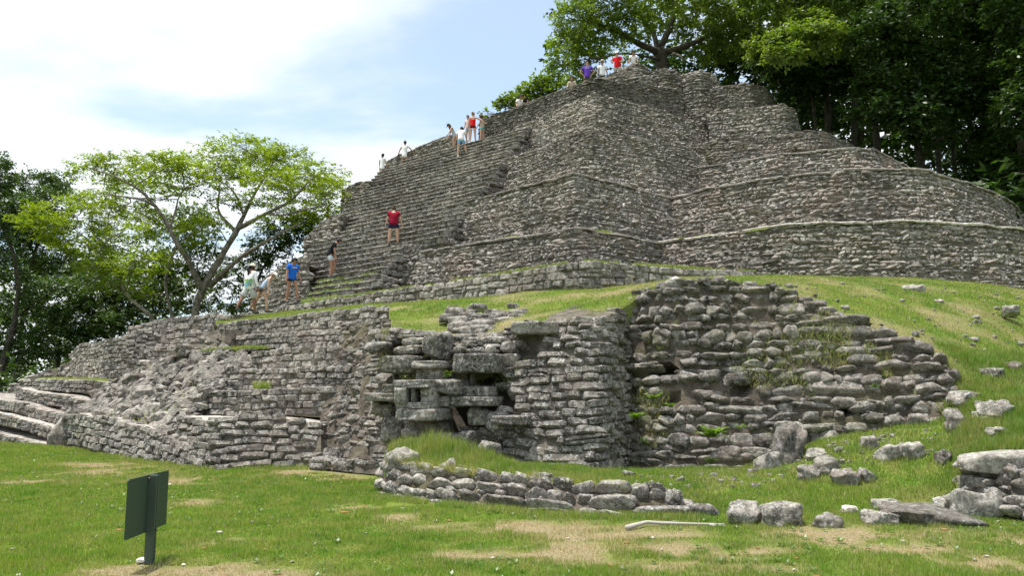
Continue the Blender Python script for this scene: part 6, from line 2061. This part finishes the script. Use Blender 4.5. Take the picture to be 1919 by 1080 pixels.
    if cap:
        cv = Vb.copy()
        cv[:, 2] = np.maximum(cv[:, 2], -.02)
        cv = cv * np.array([.205, .235, .245]) * k
        pc_ = P(hc + Hm @ np.array([0, -.002, .045]))
        Vq = Vb.copy() * np.array([.17, .17, .022]) * k + np.array([0, .145, .0]) * k
        Vh, Fh = merge([(cv @ Hm.T + pc_, Fb), (Vq @ Hm.T + pc_, Fb)])
        link('cap', mesh_np('cap', Vh, Fh, CL[cap]), root)
    if face:
        Ve, Fe = big_rock(62, 4, 2, 0)
        pe = [(Ve * np.array([.022, .014, .012]) * k @ Hm.T + P(hc + Hm @ np.array([sx * .034, .085, .012])), Fe) for sx in (-1, 1)]
        Vh, Fh = merge(pe)
        link('eyes', mesh_np('eyes', Vh, Fh, HAIR['black']), root)
        link('mouth', mesh_np('mouth', Ve * np.array([.05, .014, .012]) * k @ Hm.T + P(hc + Hm @ np.array([0, .088, -.052])), Fe, CL['pink']), root)
    if prnt:
        # small white print across the chest or back
        sgn = prnt
        parts = []
        r = np.random.default_rng(len(label))
        for q in np.linspace(-.085, .085, 7):
            Ve, Fe = boxm(np.zeros(3), np.array([1., 0, 0]), .010, np.array([0, 1., 0]), .004, -.016 * r.uniform(.7, 1.2), .016 * r.uniform(.7, 1.2))
            yy = (.128 * g * w) * math.sqrt(max(.1, 1 - (q / (.17 * g * w)) ** 2))
            parts.append(((Ve + np.array([q, sgn * yy, .36])) @ Tm.T * k + off, Fe))
        Vh, Fh = merge(parts)
        link('shirt_print', mesh_np('shirt_print', Vh, Fh, CL['white'], smooth=False), root)
    return root, P, info

def held(name, label, cat, root_info, arm, V, F, mat, drop=.1):
    root, P, info = root_info
    sh, el, wr, ld = info['arms'][arm]
    c = Vector(P(wr + ld * .09))
    wpt = Matrix.Translation(root.location) @ root.rotation_euler.to_matrix().to_4x4() @ c
    t = thing(name, label, cat, wpt)
    link('body', mesh_np(name, V - np.array([0, 0, drop]), F, mat), t)

person('person in beige cap, printed long-sleeved shirt, pale grey shorts and long black ponytail', at(466, 588, 28.2), 1.78, -22, 4, ((-26, 4, 6), (10, 4, 6)), ((8, 12, 22), (-4, 14, 18)), (2, -22), 1.22, 'brown', 'black', 'longtail', 'print', 'long', 'grey', 'long', 'shoe', 'khaki')
person('person in a pale blue tank top and white cap, bending forward while walking', at(489, 586, 28.4), 1.62, -68, 34, ((-22, 3, 14), (24, 3, 22)), ((34, 8, 6), (26, 8, 10)), (12, 0), .98, 'fair', 'light', 'bun', 'paleblue', 'tank', 'darkgrey', 'short', 'shoe', 'white')
person('person in a bright blue T-shirt and black shorts, stepping down with eyes on the ground', at(546, 568, 29.2), 1.70, -138, 4, ((22, 4, 16), (-6, 4, 2)), ((10, 10, 14), (6, 12, 10)), (34, 0), 1.0, 'tan', 'black', 'ponytail', 'blue', 'tee', 'black', 'short', 'shoe', face=True, prnt=1)
person('person in a black polo shirt and light grey shorts, leaning into the grassy lower steps', at(617, 522, 32.6), 1.80, -74, 24, ((28, 3, 44), (8, 3, 14)), ((26, 10, 8), (20, 10, 14)), (22, 0), 1.02, 'tan', 'black', 'short', 'black', 'tee', 'palegrey', 'shorts', 'shoe')
person('person in a crimson T-shirt and navy shorts, standing on the dark buttress', at(737, 458, 33.2), 1.66, 4, 2, ((0, 5, 0), (0, 5, 0)), ((2, 16, 12), (2, 18, 10)), (4, 6), 1.34, 'fair', 'brown', 'bun', 'crimson', 'tee', 'navy', 'shorts', 'shoe')
w1 = person('person in a white dress with a black ponytail, lowest along the parapet', at(716, 336, 46.4), 1.60, -24, 2, ((-10, 3, 4), (14, 4, 6)), ((14, 24, 26), (4, 10, 10)), (0, 0), .92, 'fair', 'black', 'ponytail', 'white', 'dress', 'white', 'short', 'white')
w2 = person('person in a loose white shirt and olive shorts, arms held out, beside the parapet', at(758, 314, 45.6), 1.62, -8, 3, ((0, 6, 0), (2, 6, 4)), ((6, 30, 16), (10, 42, 20)), (0, 10), 1.05, 'tan', 'black', 'bun', 'white', 'dress', 'olive', 'shorts', 'shoe')
person('person in grey tank top, pale denim shorts and dark cap, reaching down', at(851, 281, 43.4), 1.58, 100, 22, ((10, 3, 20), (-4, 3, 4)), ((46, 12, 6), (36, 12, 8)), (26, 0), .95, 'fair', 'brown', 'loose', 'grey', 'tank', 'denim', 'short', 'white', 'olive')
person('person in a white T-shirt and sky-blue shorts, climbing with one knee raised', at(863, 293, 40.8), 1.72, -12, 16, ((0, 3, 2), (52, 12, 58)), ((8, 16, 30), (24, 14, 30)), (6, 0), 1.02, 'fair', 'black', 'short', 'white', 'tee', 'skyblue', 'shorts', 'white')
person('person half hidden behind the woman in the red tank top', at(877, 266, 43.8), 1.55, 150, 0, ((4, 3, 4), (0, 3, 0)), ((4, 10, 10), (4, 10, 10)), (8, 0), .95, 'fair', 'brown', 'short', 'pink', 'tee', 'denim', 'shorts', 'white', face=True)
person('person in a red tank top and black shorts, holding on to the dark parapet wall', at(886, 267, 42.2), 1.72, -6, 1, ((0, 4, 0), (4, 4, 8)), ((2, 10, 10), (12, 62, 6)), (0, -30), 1.0, 'fair', 'light', 'bun', 'red', 'tank', 'black', 'short', 'white')
person('person with curly brown hair and teal shorts, at the corner of the dark parapet wall', at(904, 267, 43.6), 1.62, 60, 6, ((6, 3, 8), (0, 3, 0)), ((10, 12, 30), (10, 12, 20)), (6, 0), .95, 'fair', 'brown', 'curly', 'beige', 'tank', 'teal', 'short', 'shoe')
K_T = dict(group='visitors at the top')
person('person in a beige top with long brown hair, sitting left of the purple shirt', at(1072, 172, 41.6), 1.62, 170, 10, ((80, 8, 80), (80, 8, 80)), ((20, 14, 50), (20, 14, 50)), (8, 0), .98, 'fair', 'brown', 'loose', 'beige', 'long', 'olive', 'shorts', 'shoe', face=True, sit=True, **K_T)
person('person in a purple T-shirt with white lettering, hands on hips at the top edge', at(1101, 176, 40.6), 1.80, 176, 0, ((0, 4, 0), (0, 4, 0)), ((-12, 44, 14, -42), (-12, 44, 14, -42)), (6, 0), 1.05, 'fair', 'brown', 'short', 'purple', 'tee', 'darkgrey', 'shorts', 'shoe', face=True, prnt=1, **K_T)
person('person in a white T-shirt and pale cap, standing right of the purple shirt', at(1129, 171, 41.6), 1.74, 184, 0, ((0, 4, 0), (0, 4, 0)), ((4, 12, 12), (4, 12, 12)), (6, 0), 1.0, 'tan', 'brown', 'short', 'white', 'tee', 'darkgrey', 'shorts', 'shoe', 'khaki', face=True, **K_T)
person('person in a bright red T-shirt and white cap, highest of those standing at the top', at(1158, 156, 42.6), 1.80, 160, 3, ((0, 4, 0), (0, 4, 0)), ((14, 16, 60, -20), (14, 16, 66, -24)), (14, 0), 1.2, 'fair', 'brown', 'short', 'red', 'tee', 'grey', 'shorts', 'shoe', 'white', face=True, **K_T)
person('person in a white T-shirt sitting behind the topmost summit step', at(1187, 123, 44.6), 1.70, 172, 12, ((70, 8, 80), (70, 8, 80)), ((20, 14, 40), (20, 14, 40)), (10, 0), 1.0, 'tan', 'black', 'short', 'white', 'tee', 'darkgrey', 'shorts', 'shoe', face=True, sit=True, **K_T)
person('person in a white top, seated low behind the parapet by the small bush', at(973, 206, 43.4), 1.62, 200, 14, ((80, 8, 80), (80, 8, 80)), ((20, 14, 40), (20, 14, 40)), (10, 0), .95, 'tan', 'black', 'short', 'white', 'tee', 'darkgrey', 'shorts', 'shoe', face=True, sit=True, **K_T)
person('person in a black shirt bent low behind the parapet, right of the small bush', at(992, 200, 43.0), 1.62, 120, 40, ((80, 8, 80), (80, 8, 80)), ((30, 14, 30), (30, 14, 30)), (20, 0), 1.0, 'tan', 'black', 'short', 'black', 'tee', 'darkgrey', 'shorts', 'shoe', sit=True, **K_T)
V, F = tube(np.array([[0, 0, -.12], [0, 0, .08], [0, 0, .10], [0, 0, .13]]), [.036, .036, .018, .016], 10)
held('water_bottle', 'small blue bottle in the hand of the person in the white dress', 'bottle', w1, 0, V, F, CL['bottle'], .06)
V, F = big_rock(71, 7, 3, .12)
held('shoulder_bag', 'grey bag hanging from the hand of the person in olive shorts', 'bag', w2, 0, V * np.array([.20, .12, .46]), F, CL['darkgrey'], .24)
